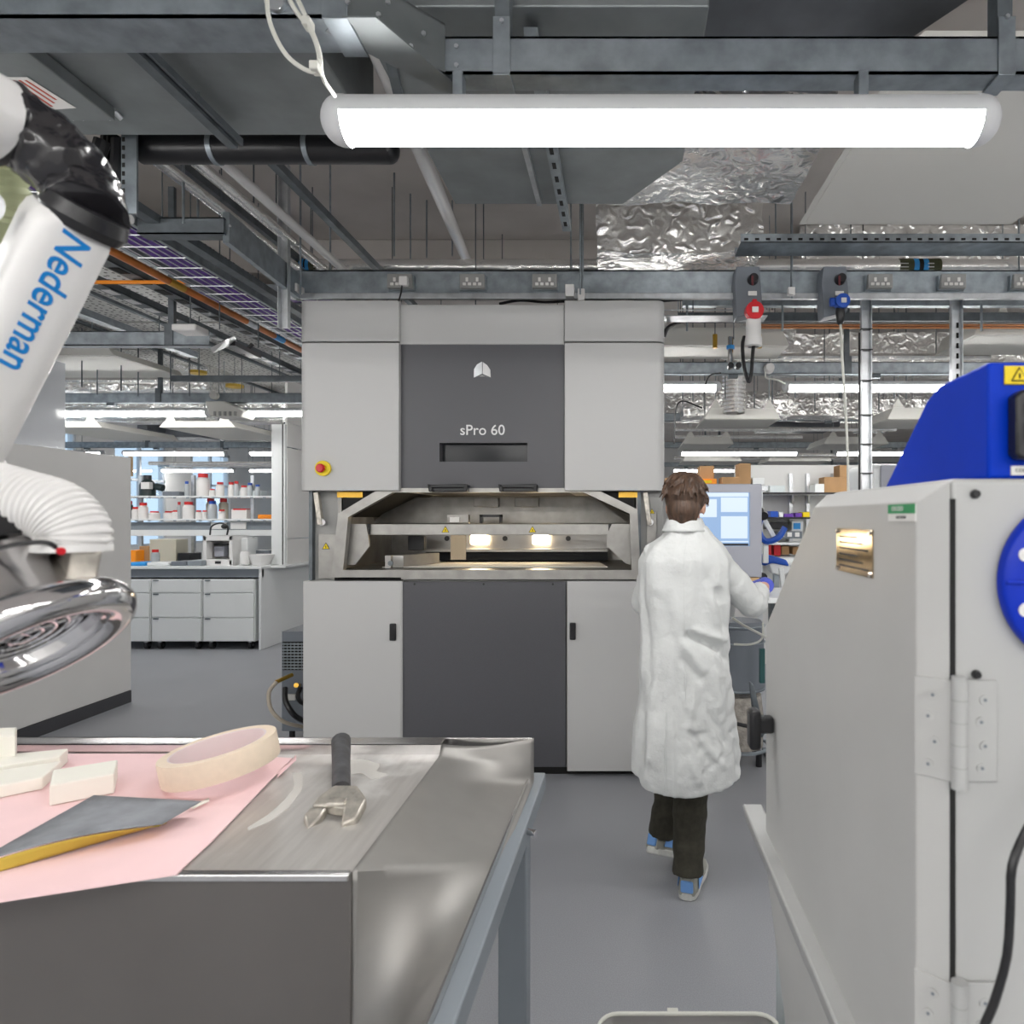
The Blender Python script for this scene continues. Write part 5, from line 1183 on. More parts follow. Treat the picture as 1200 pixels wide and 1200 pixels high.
bowl = thing('bowl','round white basin at right end of the bench','bowl',(XX(307,8.35),8.35,BZ))
MB().lathe([(0,.001),(.1,.001),(.145,.10),(.15,.13),(.14,.13),(.1,.02),(0,.02)],(XX(306,8.4),8.4,BZ),(0,0,1),24).build('basin','white_plastic',bowl)
bx('flask',280,290,646,662,'white_plastic','white jug left of the round basin','jug',8.25,.09,.03)
bx('grey_tool',296,316,645,652,'bin_grey','dark tool pile behind the round basin','tools',8.7)
# chemical poster / exit sign far
tag(MB().pbox(448/4+60,0,0,0,1,1).build('tmp','red') if False else MB().pbox(233,241,555.5,559.5,12.5,12.55).build('wall_sign','cap_red',smooth=False),'small red sign hanging far behind the largest jar','sign')
tag(MB().pbox(150.3,154,535,558,5.86,5.88).build('wooden_panel','wood',smooth=False),'narrow wooden strip just past the partition corner','panel')

# ================================================================ OPERATOR STATION AND RIGHT BACKGROUND
mn = thing('monitor_station','grey framed monitor on a workstation beside the machine','monitor',(XX(855,3.45),3.5,0))
DM = 3.45
fr = MB()
for a,b,c,e in ((800,892,568,577),(800,892,640,676),(800,806,577,640),(879,892,577,640)): fr.pbox(a,b,c,e,DM,DM+.12)
fr.build('bezel','monitor_grey',mn,smooth=False)
MB().pbox(799,893,567,677,DM+.03,DM+.2).build('housing','monitor_grey',mn,bevel=.006)
scr = MB().pbox(806,879,577,640,DM+.015,DM+.03).build('screen','screen_blue',mn,smooth=False)
MB().pbox(845,876,583,600,DM+.011,DM+.015).build('window_pane','screen_white',scr,smooth=False)
MB().pbox(845,876,605,631,DM+.011,DM+.015).build('window_pane','screen_white',scr,smooth=False)
MB().pbox(806,840,585,606,DM+.011,DM+.015).build('window_pane','screen_white',scr,smooth=False)
MB().pbox(806,877,577.5,582,DM+.012,DM+.015).build('title_bar','screen_white',scr,smooth=False)
MB().pbox(806,877,634,635.5,DM+.012,DM+.015).build('task_line','screen_white',scr,smooth=False)
MB().pbox(806,877,637,639.5,DM+.012,DM+.015).build('task_bar','black_plastic',scr,smooth=False)
MB().pbox(862,890,677,681,DM,DM+.3).build('wood_ledge','wood',mn,smooth=False)
MB().pbox(855,893,682,700,DM+.02,DM+.3).build('control_box','lab_white',mn,bevel=.004)
for px in (872,878): MB().pbox(px,px+3,688,692,DM+.015,DM+.02).build('button','black_plastic',mn,smooth=False)
zt2 = ZZ(697,3.1)
dk2 = thing('work_desk','white narrow desk in front of the operator','desk',(1.0,3.3,0))
MB().box(XX(862,3.2),XX(960,3.0),2.98,3.42,zt2-.025,zt2).build('desktop','lab_white',dk2,bevel=.004)
for x in (XX(912,3.2),XX(950,3.0)): MB().box(x,x+.04,3.36,3.42,0,zt2-.025).build('leg','galvanised_dark',dk2,smooth=False)
# vacuum drum behind
vb = thing('vacuum_drum','dark grey vacuum drum on a wrapped base, right of the operator','drum',(XX(872,4.4),4.5,0))
xc,yc = XX(868,4.4),4.45; s4 = 4.4/F
MB().lathe([(0,ZZ(728,4.4)),(.14,ZZ(728,4.4)),(.16,ZZ(735,4.4)),(.155,ZZ(736,4.4)),(.165,ZZ(808,4.4)),(0,ZZ(808,4.4))],(xc,yc,0),(0,0,1),32).build('drum','bin_grey',vb)
for y in (733,752,806): MB().tube([(xc+.163*math.cos(a*math.pi/16),yc+.163*math.sin(a*math.pi/16),ZZ(y,4.4)) for a in range(32)],.005,6,closed=True).build('hoop','galvanised',vb)
MB().lathe([(0,.1),(.15,.1),(.155,.3),(.14,ZZ(815,4.4)),(0,ZZ(814,4.4))],(xc,yc,0),(0,0,1),28).build('wrapped_base','wrap_clear',vb)
MB().tube([(xc+.19*math.cos(a*math.pi/16),yc+.19*math.sin(a*math.pi/16),.10) for a in range(32)],.012,6,closed=True).build('base_ring','galvanised',vb)
for a in range(4): MB().cyl((xc+.16*math.cos(a*1.57+.7),yc+.16*math.sin(a*1.57+.7),0),(xc+.16*math.cos(a*1.57+.7),yc+.16*math.sin(a*1.57+.7),.1),.02,8).build('foot','black_plastic',vb)
MB().bar(V(893,760,4.2),V(893,800,4.2),.03,.03).build('latch_bar','teal',vb)
MB().tube(bez([V(862,848,4.1),V(885,852,4.1),V(900,846,4.1),V(905,825,4.15)],16),.012,8).build('pull_handle','black_plastic',vb)
MB().prism([V(878,798,3.9),V(884,803,3.9),V(897,860,3.9),V(893,866,3.9),V(882,835,3.9)],(0,.03,0)).build('lever_plate','galvanised_dark',vb,bevel=.01)
tag(MB().tube(bez([V(858,724,3.6),V(870,732,3.6),V(885,740,3.6),V(900,748,3.7)],14),.007,6).build('cable','cable_white'),'white cable drooping under the operator elbow','cable')
tag(MB().tube(bez([V(860,755,3.7),V(880,755,3.7),V(893,748,3.7),V(894,730,3.7)],14),.006,6).build('cable','cable_white'),'thin pale cable round the vacuum drum','cable')
# welding-hose like handheld scanner hanging
hs = thing('handheld_vacuum','blue and white handheld device hanging on a bracket','device',V(905,655,4.4))
MB().prism([V(892,650,4.4),V(897,654,4.4),V(905,672,4.4),V(918,676,4.4),V(928,668,4.4),V(922,655,4.4),V(905,652,4.4)],(0,.12,0)).build('body','lab_white',hs,bevel=.02)
MB().prism([V(890,650,4.37),V(905,651,4.37),V(922,656,4.37),V(926,664,4.37),V(905,660,4.37),V(895,664,4.37)],(0,.18,0)).build('blue_shell','blue',hs,bevel=.015)
MB().tube(bez([V(893,602,4.3),V(889,620,4.3),V(897,634,4.3),V(912,630,4.3),V(920,618,4.3)],20),.02,8).build('strap','blue',hs)
MB().bar(V(893,605,4.35),V(910,635,4.35),.03,.03).build('arm_upper','lab_white',hs,bevel=.005)
MB().bar(V(897,634,4.35),V(897,660,4.35),.035,.03).build('arm_lower','lab_white',hs,bevel=.005)
MB().bar(V(915,665,4.3),V(918,690,4.3),.03,.03).build('arm_foot','lab_white',hs,bevel=.005)
MB().box(XX(908,4.4),XX(914,4.4),4.42,4.46,0,ZZ(660,4.4)).build('stand_pole','galvanised',hs,smooth=False)
MB().box(XX(900,4.4),XX(930,4.4),4.3,4.6,0,.03).build('stand_foot','galvanised_dark',hs,bevel=.005)
MB().cyl(V(893,600,4.3),V(893,605,4.3)+Vector((0,-.05,0)),.03,10).build('joint','black_plastic',hs)
MB().cyl(V(892,676,4.3),V(892,676,4.3)+Vector((0,-.05,0)),.03,10).build('joint','black_plastic',hs)
MB().tube(bez([V(887,676,4.35),V(886,640,4.35),V(886,612,4.35),V(889,601,4.35)],16),.009,8).build('hose','black_plastic',hs)
# shelving with boxes
ws = thing('wall_shelving','white wall shelving with black edges right of the monitor','shelving',(3.0,7,0))
DW = 6.9
MB().box(XX(870,DW),XX(1090,DW),7.35,7.4,.0,ZZ(545,7.35)).build('back_panel','wall_paint',ws,smooth=False)
for px in (925,945,975): MB().box(XX(px,7.3),XX(px+4,7.3),7.3,7.35,0,ZZ(555,7.3)).build('upright','galvanised_light',ws,smooth=False)
for a,b,y in ((892,1060,577),(895,950,606),(895,1000,636),(895,1000,660)):
    sb_ = MB().box(XX(a,DW),XX(b,DW),DW,7.35,ZZ(y,DW)-.02,ZZ(y,DW)).build('shelf_board','lab_white',ws,smooth=False)
    MB().box(XX(a,DW),XX(b,DW),DW-.004,DW,ZZ(y,DW)-.02,ZZ(y,DW)).build('edge','black_plastic' if y<630 else 'lab_white',sb_,smooth=False)
for px in (928,947): MB().prism([V(px,578,DW),V(px,590,7.3),V(px,578,7.3)],(.02,0,0)).build('bracket','lab_white',ws,smooth=False)
def sbx(name,a,b,y0,y1,m,label,cat,d=DW+.1,dep=.2): return tag(MB().pbox(a,b,y0,y1,d,d+dep).build(name,m,bevel=.004),label,cat)
sbx('cardboard_box',966,1007,559,577,'cardboard','large brown cardboard box on the top shelf beside the post','box')
sbx('cardboard_box',984,994,545,559,'cardboard','small open brown box stacked on the large cardboard box','box')
sbx('white_device',955,966,567,577,'lab_white','small white box left of the large cardboard box','box')
sbx('blue_device',902,920,569,577,'pale_paint','pale blue instrument on the top shelf','instrument')
sbx('blue_bin',903,912,599,606,'blue','blue bin at left on the second shelf','bin')
sbx('dark_bin',919,930,602,606,'purple','dark purple bin on the second shelf','bin')
sbx('dark_bin',932,940,601,606,'purple','purple bin beside the yellow bin','bin')
sbx('yellow_bin',941,949,600,606,'yellow','yellow bin at right on the second shelf','bin')
sbx('white_bin',913,918,600,606,'lab_white','small white bin right of the blue bin','bin')
t=sbx('label_printer',896,924,612,620,'black_plastic','black flat instrument under the second shelf','instrument')
t=sbx('small_monitor',928,941,611,622,'lab_white','small white device with a blue screen','device'); MB().pbox(930,938,613,620,DW+.09,DW+.1).build('screen','light_blue',t,smooth=False)
t=sbx('socket_strip',911,940,623,631,'bin_grey','grey strip of sockets between the shelves','socket strip')
for k in range(3): MB().pbox(914+k*9,919+k*9,624,629,DW+.08,DW+.1).build('plug','white_plastic',t,smooth=False)
sbx('red_bin',897,904,638,651,'red','red bin left on the lower shelf','bin'); sbx('red_bin',907,915,638,651,'red','red bin second from left on the lower shelf','bin')
sbx('cardboard_box',916,925,640,650,'cardboard','brown box next to the two red bins','box'); sbx('cardboard_box',929,938,641,650,'cardboard','brown box at right on the lower shelf','box')
sbx('white_tub',914,938,652,660,'lab_white','white tub below the brown boxes','tub')
# boxes visible above the operator, on a distant shelf
fs = thing('far_shelf','distant grey shelf carrying brown boxes behind the operator','shelf',(1,6,0))
MB().box(XX(775,6.0),XX(900,6.0),6.0,6.4,ZZ(575,6.0),ZZ(569,6.0)).build('shelf_board','galvanised_light',fs,smooth=False)
for px in (790,890): MB().box(XX(px,6.0),XX(px,6.0)+.04,6.05,6.1,0,ZZ(575,6.0)).build('upright','galvanised_light',fs,smooth=False)
sbx('cardboard_box',820,837,546,562,'cardboard','tall brown box left of the pair behind the operator','box',6.15)
t=sbx('orange_case',818,840,561,568.5,'orange','orange case on the distant shelf behind the operator head','case',6.05); MB().pbox(823,834,563,566,6.045,6.05).build('label','yellow',t,smooth=False)
sbx('cardboard_box',846,867,559,568.5,'cardboard','low brown box behind the monitor top','box',6.1)
sbx('cardboard_box',866,880,543,568.5,'cardboard','tall brown box behind the monitor top','box',6.1)
sbx('white_roll',882,896,560,568.5,'lab_white','white crumpled pack beside the tall brown box','pack',6.1)
sbx('cardboard_box',780,792,560,568.5,'cardboard','brown box half hidden by the machine edge','box',6.1)
t=thing('white_instrument','white rounded instrument behind the blasting cabinet','instrument',(XX(1035,5.2),5.4,0))
MB().pbox(1017,1060,543,849,5.2,5.7).build('body','lab_white',t,bevel=.05,seg=4); MB().pbox(1032,1060,545,600,5.18,5.2).build('dark_door','monitor_grey',t,bevel=.01)
# low partition wall closing the view right, far
struct(MB().box(XX(1000,9.8),8.9,9.8,9.9,0,2.05),'wall_far','wall_paint',smooth=False)
fl = thing('far_bench','pale bench run in the right background','bench',(2.5,8.2,0)); MB().box(.3,6.0,8.0,8.6,0,.95).build('body','lab_white',fl,bevel=.005); MB().box(.28,6.02,7.98,8.62,.95,.98).build('worktop','frame_blue_grey',fl,smooth=False)

# ================================================================ PERSON
PD = 2.82; sc = PD/F
def pp_(px, py, dy=0): return Vector((XX(px,PD), PD+dy, ZZ(py,PD)))
pe = thing('person','person with short brown hair in a white lab coat, standing with back turned','person',(XX(805,PD),PD+.1,0))
def remesh(o, v, sm=4):
    m = o.modifiers.new('remesh','REMESH'); m.mode='VOXEL'; m.voxel_size=v; m.use_smooth_shade=True
    if sm: m = o.modifiers.new('smooth','SMOOTH'); m.factor=.5; m.iterations=sm
hx, hy, hz = XX(806,PD), PD+.09, ZZ(591,PD)
bd = MB()
yaw = Euler((math.radians(-12),0,math.radians(-14)))   # facing +Y turned a little to the right, looking slightly down
Rm = yaw.to_matrix()
def H(x,y,z): return Vector((hx,hy,hz)) + Rm @ Vector((x,y,z))
bd.ell(H(0,-.01,.02),(.076,.096,.10),24,16,yaw); bd.ell(H(0,.03,-.05),(.058,.070,.075),20,12,yaw)
bd.ell(H(0,.06,-.095),(.035,.035,.03),14,8,yaw)                                   # chin
bd.tube([H(0,.085,.02),H(0,.108,-.018),H(0,.098,-.03)],.012,10,radii=[.008,.014,.012])   # nose
bd.ell(H(0,.085,-.058),(.024,.012,.008),12,8,yaw)                                  # lips
for s_ in (-1,1):
    bd.ell(H(s_*.03,.078,.012),(.013,.01,.009),10,8,yaw)                          # eyes
    bd.ell(H(s_*.078,-.0,-.012),(.009,.019,.031),12,10,yaw); bd.ell(H(s_*.079,-.004,-.034),(.006,.010,.012),8,6,yaw)
neck0 = Vector((hx-.005,hy-.035,hz-.07)); chest = Vector((XX(803,PD),PD+.05,1.40))
bd.tube([neck0+Vector((0,.01,.03)),neck0+Vector((0,-.01,-.04)),chest],.055,18,radii=[.052,.055,.075])
bd.tube([chest+Vector((0,0,.02)),Vector((XX(804,PD),PD+.05,1.15)),Vector((XX(804,PD),PD+.06,.95)),Vector((XX(804,PD),PD+.05,.84))],.13,20,radii=[.06,.07,.065,.08])
shR = Vector((XX(843,PD),PD+.05,1.385)); elR = V(882,706,PD+.12); wrR = V(896,685,3.07)
shL = Vector((XX(764,PD),PD+.05,1.385)); elL = Vector((XX(758,PD),PD+.20,1.20)); wrL = Vector((XX(800,PD),PD+.42,1.19))
for a,b,c in ((shR,elR,wrR),(shL,elL,wrL)):
    bd.tube([chest+Vector((0,0,-.02)),a,b],.05,14,radii=[.06,.052,.042]); bd.tube([b,b.lerp(c,.4),c],.04,14,radii=[.042,.040,.027])
hipR = Vector((XX(822,PD),PD+.03,.86)); knR = Vector((XX(812,PD),PD+.07,.47)); anR = V(806,1028,PD+.0); anR.z=.11
hipL = Vector((XX(790,PD),PD+.05,.86)); knL = Vector((XX(800,PD),PD+.22,.50)); anL = Vector((XX(776,PD)+.01,PD+.22,.17))
for a,b,c in ((hipR,knR,anR),(hipL,knL,anL)): bd.tube([a,a.lerp(b,.5),b,b.lerp(c,.35),c],.07,16,radii=[.085,.075,.055,.053,.036])
def hand(w, dirv, palm_n, body):
    dirv = dirv.normalized(); n = (palm_n-dirv*palm_n.dot(dirv)).normalized(); s = dirv.cross(n)
    pc = w+dirv*.05; body.tube([w,w+dirv*.03,w+dirv*.085],.02,12,radii=[.026,.034,.036])
    for k,(off,L,bend) in enumerate(((-.027,.07,.5),(-.009,.08,.55),(.009,.074,.6),(.027,.058,.7))):
        p0 = w+dirv*.08+s*off; p1 = p0+(dirv*math.cos(bend*.5)+n*math.sin(bend*.5))*L*.45; p2 = p1+(dirv*math.cos(bend*1.3)+n*math.sin(bend*1.3))*L*.32; p3 = p2+(dirv*math.cos(bend*2)+n*math.sin(bend*2))*L*.25
        body.tube([p0,p1,p2,p3],.009,8,radii=[.0105,.0095,.0088,.007])
    t0 = w+dirv*.03-s*.03; t1 = t0+(dirv*.7-s*.6+n*.3).normalized()*.035; t2 = t1+(dirv*.95-s*.1+n*.3).normalized()*.03
    body.tube([t0,t1,t2],.01,8,radii=[.014,.011,.008])
bo = bd.build('body','skin',pe); remesh(bo,.007,3)
gl = MB(); hand(wrR,(Vector((-.25,.8,-.25))),Vector((-.2,0,-1)),gl); gl.tube([wrR-(Vector((-.1,.7,.1))).normalized()*.03,wrR+Vector((0,.01,0))],.035,14); go = gl.build('glove','glove_blue',pe); remesh(go,.004,2)
gl = MB(); hand(wrL,(Vector((.3,.8,-.2))),Vector((0,0,-1)),gl); go = gl.build('glove','glove_blue',pe); remesh(go,.004,2)
# hair: outer shell of the skull with strands
hr = MB()
hr.ell(H(0,-.022,.034),(.088,.104,.098),40,28,yaw)
hr.ell(H(0,-.058,-.03),(.070,.060,.068),32,20,yaw)
hr.ell(H(0,.045,.072),(.066,.058,.045),24,16,yaw)
hr.ell(H(-.072,.004,.02),(.016,.03,.035),14,10,yaw); hr.ell(H(.072,.004,.02),(.016,.03,.035),14,10,yaw)
random.seed(3)
for k in range(150):
    a = random.uniform(0,2*math.pi); e = random.uniform(.0,1.35)
    dirn = Vector((math.cos(a)*math.cos(e)*.088, math.sin(a)*math.cos(e)*.104, math.sin(e)*.1))
    if dirn.y > .06: continue
    st_ = Vector((0,-.022,.034))+dirn*.99; crown = Vector((.01,-.05,.13))
    fl_ = (st_-crown).normalized(); fl_ = (fl_+Vector((0,0,-.9*(1-e/1.5)))).normalized()
    out = dirn.normalized()
    p1 = st_+fl_*.022+out*.003; p2 = st_+fl_*.045+out*random.uniform(-.003,.004)
    hr.tube([H(*st_),H(*p1),H(*p2)],.006,6,radii=[.007,.006,.0025])
for k in range(36):
    x = -.062+.124*(k/35); z0 = -.075-.02*(1-abs(x)/.062)
    hr.tube([H(x,-.095+abs(x)*.5,-.03),H(x*.95,-.100+abs(x)*.5,z0*.8),H(x*.9,-.092+abs(x)*.5,z0-.008)],.006,6,radii=[.009,.008,.003])
ho = hr.build('hair','hair',pe); remesh(ho,.0042,1)
# spectacles temple
MB().tube([H(.081,.09,.012),H(.084,.0,.012),H(.08,-.01,.0)],.002,6).tube([H(-.081,.09,.012),H(-.084,.0,.012)],.002,6).build('glasses_frame','black_plastic',pe)
for s_ in (-1,1): MB().lathe([(.0,0),(.024,0),(.024,.002),(0,.002)],H(s_*.034,.108,.008),Rm@Vector((0,1,0)),18).build('glasses_lens','lens_glass',pe)
# coat: closed shell (outside down, inside up) around the torso
def coat_ring(z):
    # keyed left/right silhouettes in px at distance PD, and depth half-size
    keys = [(1.545,786,828,.058,.055),(1.50,777,838,.075,.05),(1.475,766,846,.09,.045),(1.44,755,853,.105,.04),(1.40,749,858,.118,.04),(1.24,750,857,.125,.045),(1.10,752,855,.125,.05),(.98,750,857,.13,.05),(.80,746,862,.145,.05),(.62,742,866,.16,.05),(.50,741,868,.165,.05),(.40,741,868,.168,.05)]
    for (z1,a1,b1,h1,c1),(z2,a2,b2,h2,c2) in zip(keys,keys[1:]):
        if z <= z1 and z >= z2:
            t = (z1-z)/(z1-z2); return [p+(q-p)*t for p,q in ((a1,a2),(b1,b2),(h1,h2),(c1,c2))]
    return list(keys[0][1:]) if z > 1.54 else list(keys[-1][1:])
def hem(th):
    # back centre lower, left higher
    bx_ = math.cos(th); by_ = math.sin(th)
    return .525 + .03*by_ - .012*(1-abs(bx_)) + (-.035 if False else 0) - .02*max(0,-by_) 
CR = [(805,742,838,758,5,-.020),(838,758,848,772,4,-.012),(812,735,845,748,4,.010),(798,770,818,792,4,-.010),(800,752,822,780,5,.008),(838,692,848,735,4,-.014),(829,700,836,728,3,.006),
      (851,700,852,760,3,.006),(826,675,842,700,4,-.006),(775,700,785,745,6,-.005),(770,640,772,690,5,.004),(758,720,764,800,5,-.005),(768,800,766,880,6,.006),(752,800,756,890,5,-.006),
      (812,835,818,870,5,-.008),(830,830,846,865,4,-.010),(820,860,846,892,4,.007),(805,850,826,880,4,-.009),(845,780,858,840,5,-.007),(835,785,840,820,4,.005),(800,810,812,845,5,.006),(822,895,840,880,3,-.006),(806,880,815,905,4,.006),(858,850,862,900,3,-.006)]
def crease(px, py):
    q = 0
    for ax_,ay_,bx_,by_,w_,am in CR:
        dx,dy = bx_-ax_,by_-ay_; t = max(0,min(1,((px-ax_)*dx+(py-ay_)*dy)/(dx*dx+dy*dy)))
        q += am*math.exp(-(((px-ax_-dx*t)**2+(py-ay_-dy*t)**2)/(w_*w_)))
    return q
def coat_pt(th, z, inner=0):
    a,b,h,c = coat_ring(z); cx_ = (XX(a,PD)+XX(b,PD))/2; rx = (XX(b,PD)-XX(a,PD))/2
    y0 = PD+c; low = max(0,min(1,(1.15-z)/.6))
    fold = 0
    ct0, st0 = math.cos(th), math.sin(th)
    fold += .007*low*math.sin(4*th+1.1+z*3) + .004*low*math.sin(9*th+.4-z*6)
    fold += .011*noise.noise(Vector((ct0*2.2,st0*2.2,z*4.0))) + .006*noise.noise(Vector((ct0*5+7,st0*5,z*8)))
    # diagonal drag folds on the back at waist, right side
    d_ = (th+math.pi/2)
    wst = math.exp(-((z-.98)/.13)**2)
    fold += .024*wst*math.sin(14*(d_*.45 - (z-.98)*1.6)+.6)*math.exp(-((d_-.35)/.8)**2)
    fold += .006*math.sin(5*th+z*9)*math.exp(-((z-1.2)/.12)**2)
    fold += .0035*noise.noise(Vector((math.cos(th)*3,math.sin(th)*3,z*14)))
    ex = 2.35
    if math.sin(th) < .1:
        pxx = (a+b)/2+math.cos(th)*(b-a)/2; pyy = 606-(z-CH)*F/PD
        fold += crease(pxx,pyy)*1.45
        if 1: fold += .006*noise.noise(Vector((pxx*.14,pyy*.10,3)))*max(0,min(1,(pyy-760)/60))*(1 if pxx>790 else .4)
    ct, st2 = math.cos(th), math.sin(th)
    q = (abs(ct)**ex+abs(st2)**ex)**(-1/ex)
    rx2, ry2 = rx+fold-inner, h+fold-inner
    # vent: left of centre, panel overlap
    vent = 0
    if z < .80 and st2 < 0:
        xx = ct*q*rx
        vent = .010*max(0,min(1,(.80-z)/.05)) if xx < -.055 else 0
    return Vector((cx_+ct*q*rx2, y0+st2*q*ry2-vent, z))
ct_ = MB(); NT = 144; zs = []
NZ = 70
outer_ = []
for j in range(NZ+1):
    ring_ = []
    for k in range(NT):
        th = 2*math.pi*k/NT; zlo = hem(th); z = 1.545+(zlo-1.545)*j/NZ; ring_.append(coat_pt(th,z))
    outer_.append(ring_)
inn = []
for j in range(14):
    ring_ = []
    for k in range(NT):
        th = 2*math.pi*k/NT; z = hem(th)+(.9-hem(th))*j/13; ring_.append(coat_pt(th,z,.022))
    inn.append(ring_)
rings = outer_+inn; vs = [v for r in rings for v in r]
fs_ = [(j*NT+k,j*NT+(k+1)%NT,(j+1)*NT+(k+1)%NT,(j+1)*NT+k) for j in range(len(rings)-1) for k in range(NT)]
fs_ += [tuple(range(NT)),tuple(range((len(rings)-1)*NT,len(rings)*NT))]
ct_.add(vs,fs_)
# sleeves
def sleeve(a,b,c,r0,r1,r2,seed):
    pts = bez([a+(a-b)*.15,a,a.lerp(b,.5),b,b.lerp(c,.5),c],40); m = len(pts); rad = []
    for i in range(m):
        t = i/(m-1); r = r0+(r1-r0)*min(1,t*2) if t<.5 else r1+(r2-r1)*(t-.5)*2
        rad.append(r+.0022*math.sin(i*.8+seed)+.002*math.sin(i*1.9+seed))
    ct_.tube(pts,.05,28,radii=rad)
sleeve(Vector((XX(836,PD),PD+.05,1.405)),elR+Vector((-.006,0,-.0)),elR.lerp(wrR,.62),.068,.066,.047,0)
sleeve(Vector((XX(771,PD),PD+.05,1.405)),elL,wrL-Vector((0,.02,0)),.066,.060,.046,2)
# collar
col = [Vector((hx-.005+.068*math.cos(a*math.pi/14),PD+.055+.066*math.sin(a*math.pi/14),1.435+.012*math.sin(a*math.pi/14))) for a in range(28)]
co = ct_.build('lab_coat','coat_cloth',pe,ang=180); remesh(co,.0065,2)
cm_ = MB(); nC = 40
def colr(u,v):
    a = math.radians(-220+260*u); rx,ry = .070+.024*v, .066+.022*v
    return Vector((hx-.008+rx*math.cos(a),PD+.06+ry*math.sin(a),1.575-.055*v-.035*max(0,math.sin(a))))
cm_.grid(colr,nC,6).build('collar','coat_cloth',pe,solid=.006,ang=180)
MB().tube([coat_pt(-math.pi/2-.06,1.5-.0085*k)+Vector((0,.001,0)) for k in range(0,80)],.0022,6).build('back_seam','coat_cloth',pe)
v0 = [coat_pt(-math.pi/2-.42,.80-.011*k)+Vector((0,-.002,0)) for k in range(29)]
MB().tube(v0,.004,6).build('vent_edge','coat_cloth',pe)
# trousers
tr_ = MB()
for a,b,c,kk in ((hipR,knR,anR,0),(hipL,knL,anL,2)):
    pts = bez([a,a.lerp(b,.5),b,b.lerp(c,.5),c+Vector((0,0,-.005))],48); m=len(pts)
    rad = [(.092-.03*(i/(m-1)))+.007*noise.noise(Vector((i*.35,kk,0)))*(.3+i/m) for i in range(m)]
    tr_.tube(pts,.08,24,radii=rad)
tr_.ell(Vector((XX(805,PD),PD+.04,.9)),(.14,.085,.10))
to = tr_.build('trousers','trouser_cloth',pe); remesh(to,.007,2)
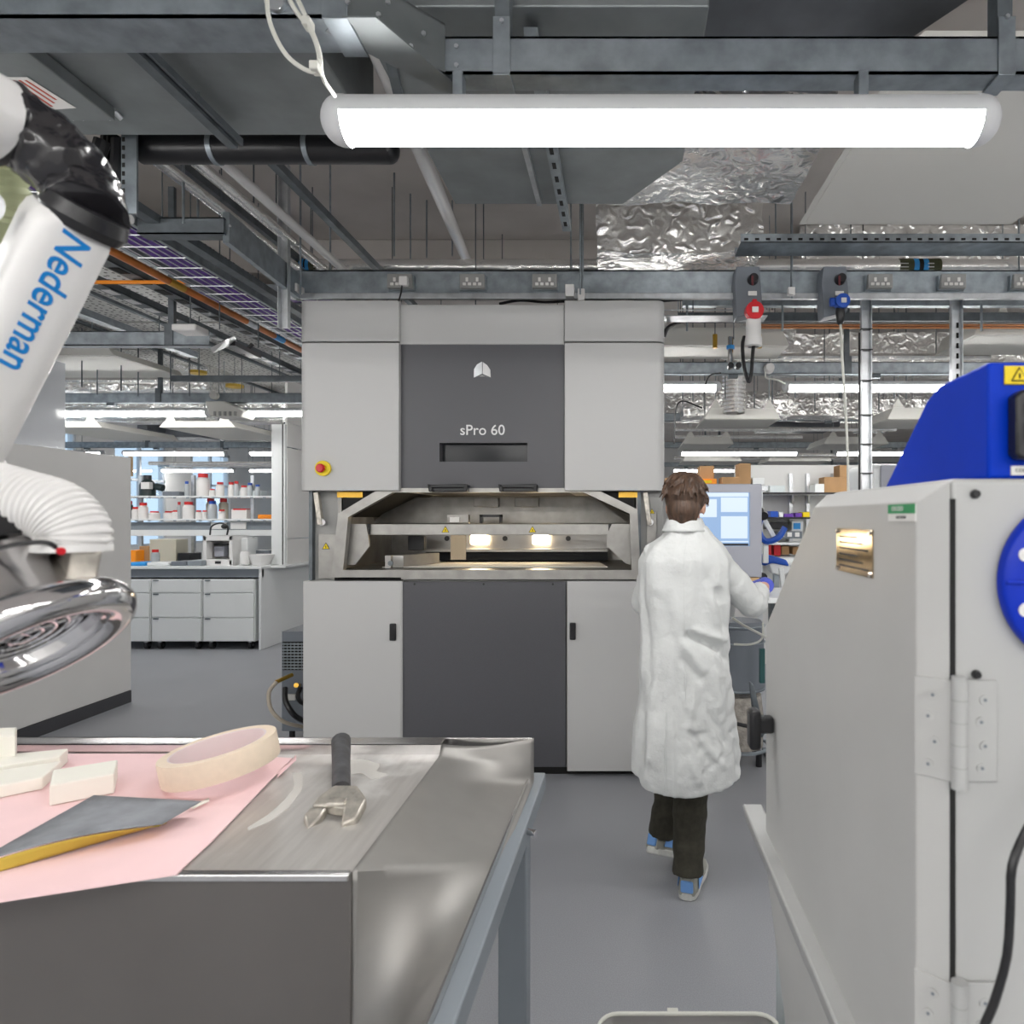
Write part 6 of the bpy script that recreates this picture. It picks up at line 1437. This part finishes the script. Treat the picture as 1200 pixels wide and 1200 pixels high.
# shoes
def shoe(heel, yaw_, pitch, roll=0):
    Rz = Matrix.Translation(heel) @ Matrix.Scale(1.1,4) @ Matrix.Rotation(yaw_,4,'Z') @ Matrix.Rotation(pitch,4,'X') @ Matrix.Rotation(roll,4,'Y')
    def T(mb): mb.v = [tuple(Rz @ Vector(v)) for v in mb.v]; return mb
    out = [(-.034,0),(-.040,.05),(-.038,.10),(-.047,.18),(-.044,.235),(-.025,.275),(.0,.285),(.028,.27),(.045,.23),(.046,.17),(.038,.10),(.038,.04),(.032,0),(.015,-.014),(-.015,-.014)]
    so = T(MB().prism([(x,y,0) for x,y in out],(0,0,.028))).build('shoe_sole','shoe_white',pe,bevel=.007,seg=3)
    u = MB(); secs=[]
    for y,w,h in ((-.01,.030,.085),(.02,.036,.10),(.06,.037,.098),(.10,.037,.085),(.16,.043,.062),(.21,.042,.050),(.25,.032,.042),(.272,.015,.034)):
        secs.append([Vector((w*math.copysign(abs(math.cos(t))**.8,math.cos(t)), y, .024+max(0,(h-.024))*max(0,math.sin(t))**.8)) for t in [math.pi*k/12 for k in range(13)]]+[Vector((-w*.9,y,.02)),Vector((w*.9,y,.02))])
    n = 15; vs = [v for s in secs for v in s]; fs = [(i*n+k,i*n+(k+1)%n,(i+1)*n+(k+1)%n,(i+1)*n+k) for i in range(len(secs)-1) for k in range(n)]+[tuple(range(n)),tuple(range((len(secs)-1)*n,len(secs)*n))]
    u.add(vs,fs); up_ = T(u).build('shoe_upper','shoe_grey',pe,ang=60)
    bh_ = MB(); bh_.box(-.024,.024,-.016,-.004,.03,.075); T(bh_).build('heel_tab','shoe_blue',up_,bevel=.008)
    bh_ = MB(); 
    for s in (-1,1): bh_.prism([(s*.040,.02,.035),(s*.040,.10,.035),(s*.0395,.12,.055),(s*.038,.03,.07)],(s*.002,0,0))
    T(bh_).build('side_panel','shoe_blue',up_,bevel=.001)
    l_ = MB()
    for k in range(4): l_.box(-.022,.022,.10+.02*k,.106+.02*k,.086-.007*k,.092-.007*k)
    T(l_).build('laces','shoe_white',up_)
shoe(Vector((XX(806,2.80),2.82,.0)),math.radians(-16),0)
shoe(Vector((XX(766,PD),PD+.17,.105)),math.radians(-48),math.radians(-24),math.radians(-10))

# hanger rods that carry the pipes, lights and fittings from the slab
for o in list(bpy.data.objects):
    base = o.name.split('.')[0]
    if o.parent or base not in ('service_pipe','dark_rail','gas_valve','brass_fitting','batten_light','fan_unit','copper_pipe','white_pipe','dark_plenum','dark_duct','strut_channel','lagged_pipe','drain_pipe','conduit','support_rail','cable_tray','cable_basket','sprinkler_pipe','foil_duct','air_duct','flexible_duct','emergency_light','camera_box','detector','smoke_detector','cable_clip_rail','rod_clamp'): continue
    ms = [o]+list(o.children); pts = [c.matrix_world if 0 else (wloc(c)+Vector(v.co)) for c in ms if c.type == 'MESH' for v in c.data.vertices]
    x0,x1 = min(p.x for p in pts), max(p.x for p in pts); y0,y1 = min(p.y for p in pts), max(p.y for p in pts); zt_ = max(p.z for p in pts)
    if zt_ > 3.85 or base in ('foil_duct','air_duct') and y0 < 4: continue
    z_from = zt_-.02; ln = (x1-x0) > (y1-y0)
    if base in ('cable_basket','sprinkler_pipe','strut_channel') and not ln and (y1-y0) > 3: ws = [(x0+.01, y0+1.9),(x0+.01, y1-.4)]
    elif max(x1-x0, y1-y0) < .3: ws = [((x0+x1)/2,(y0+y1)/2)]
    elif base == 'conduit': ws = [((x0+x1)/2-.0, 5.6)]; z_from = 3.6
    else: ws = [(x0+(x1-x0)*.2,(y0+y1)/2),(x0+(x1-x0)*.8,(y0+y1)/2)] if ln else [((x0+x1)/2,y0+(y1-y0)*.2),((x0+x1)/2,y0+(y1-y0)*.8)]
    if o.get('label','').startswith('large bright'): continue
    for (hx_,hy_) in ws: MB().cyl((hx_,hy_,z_from),(hx_,hy_,CZ+.02),.004,5).build('hanger','galvanised_dark',o)
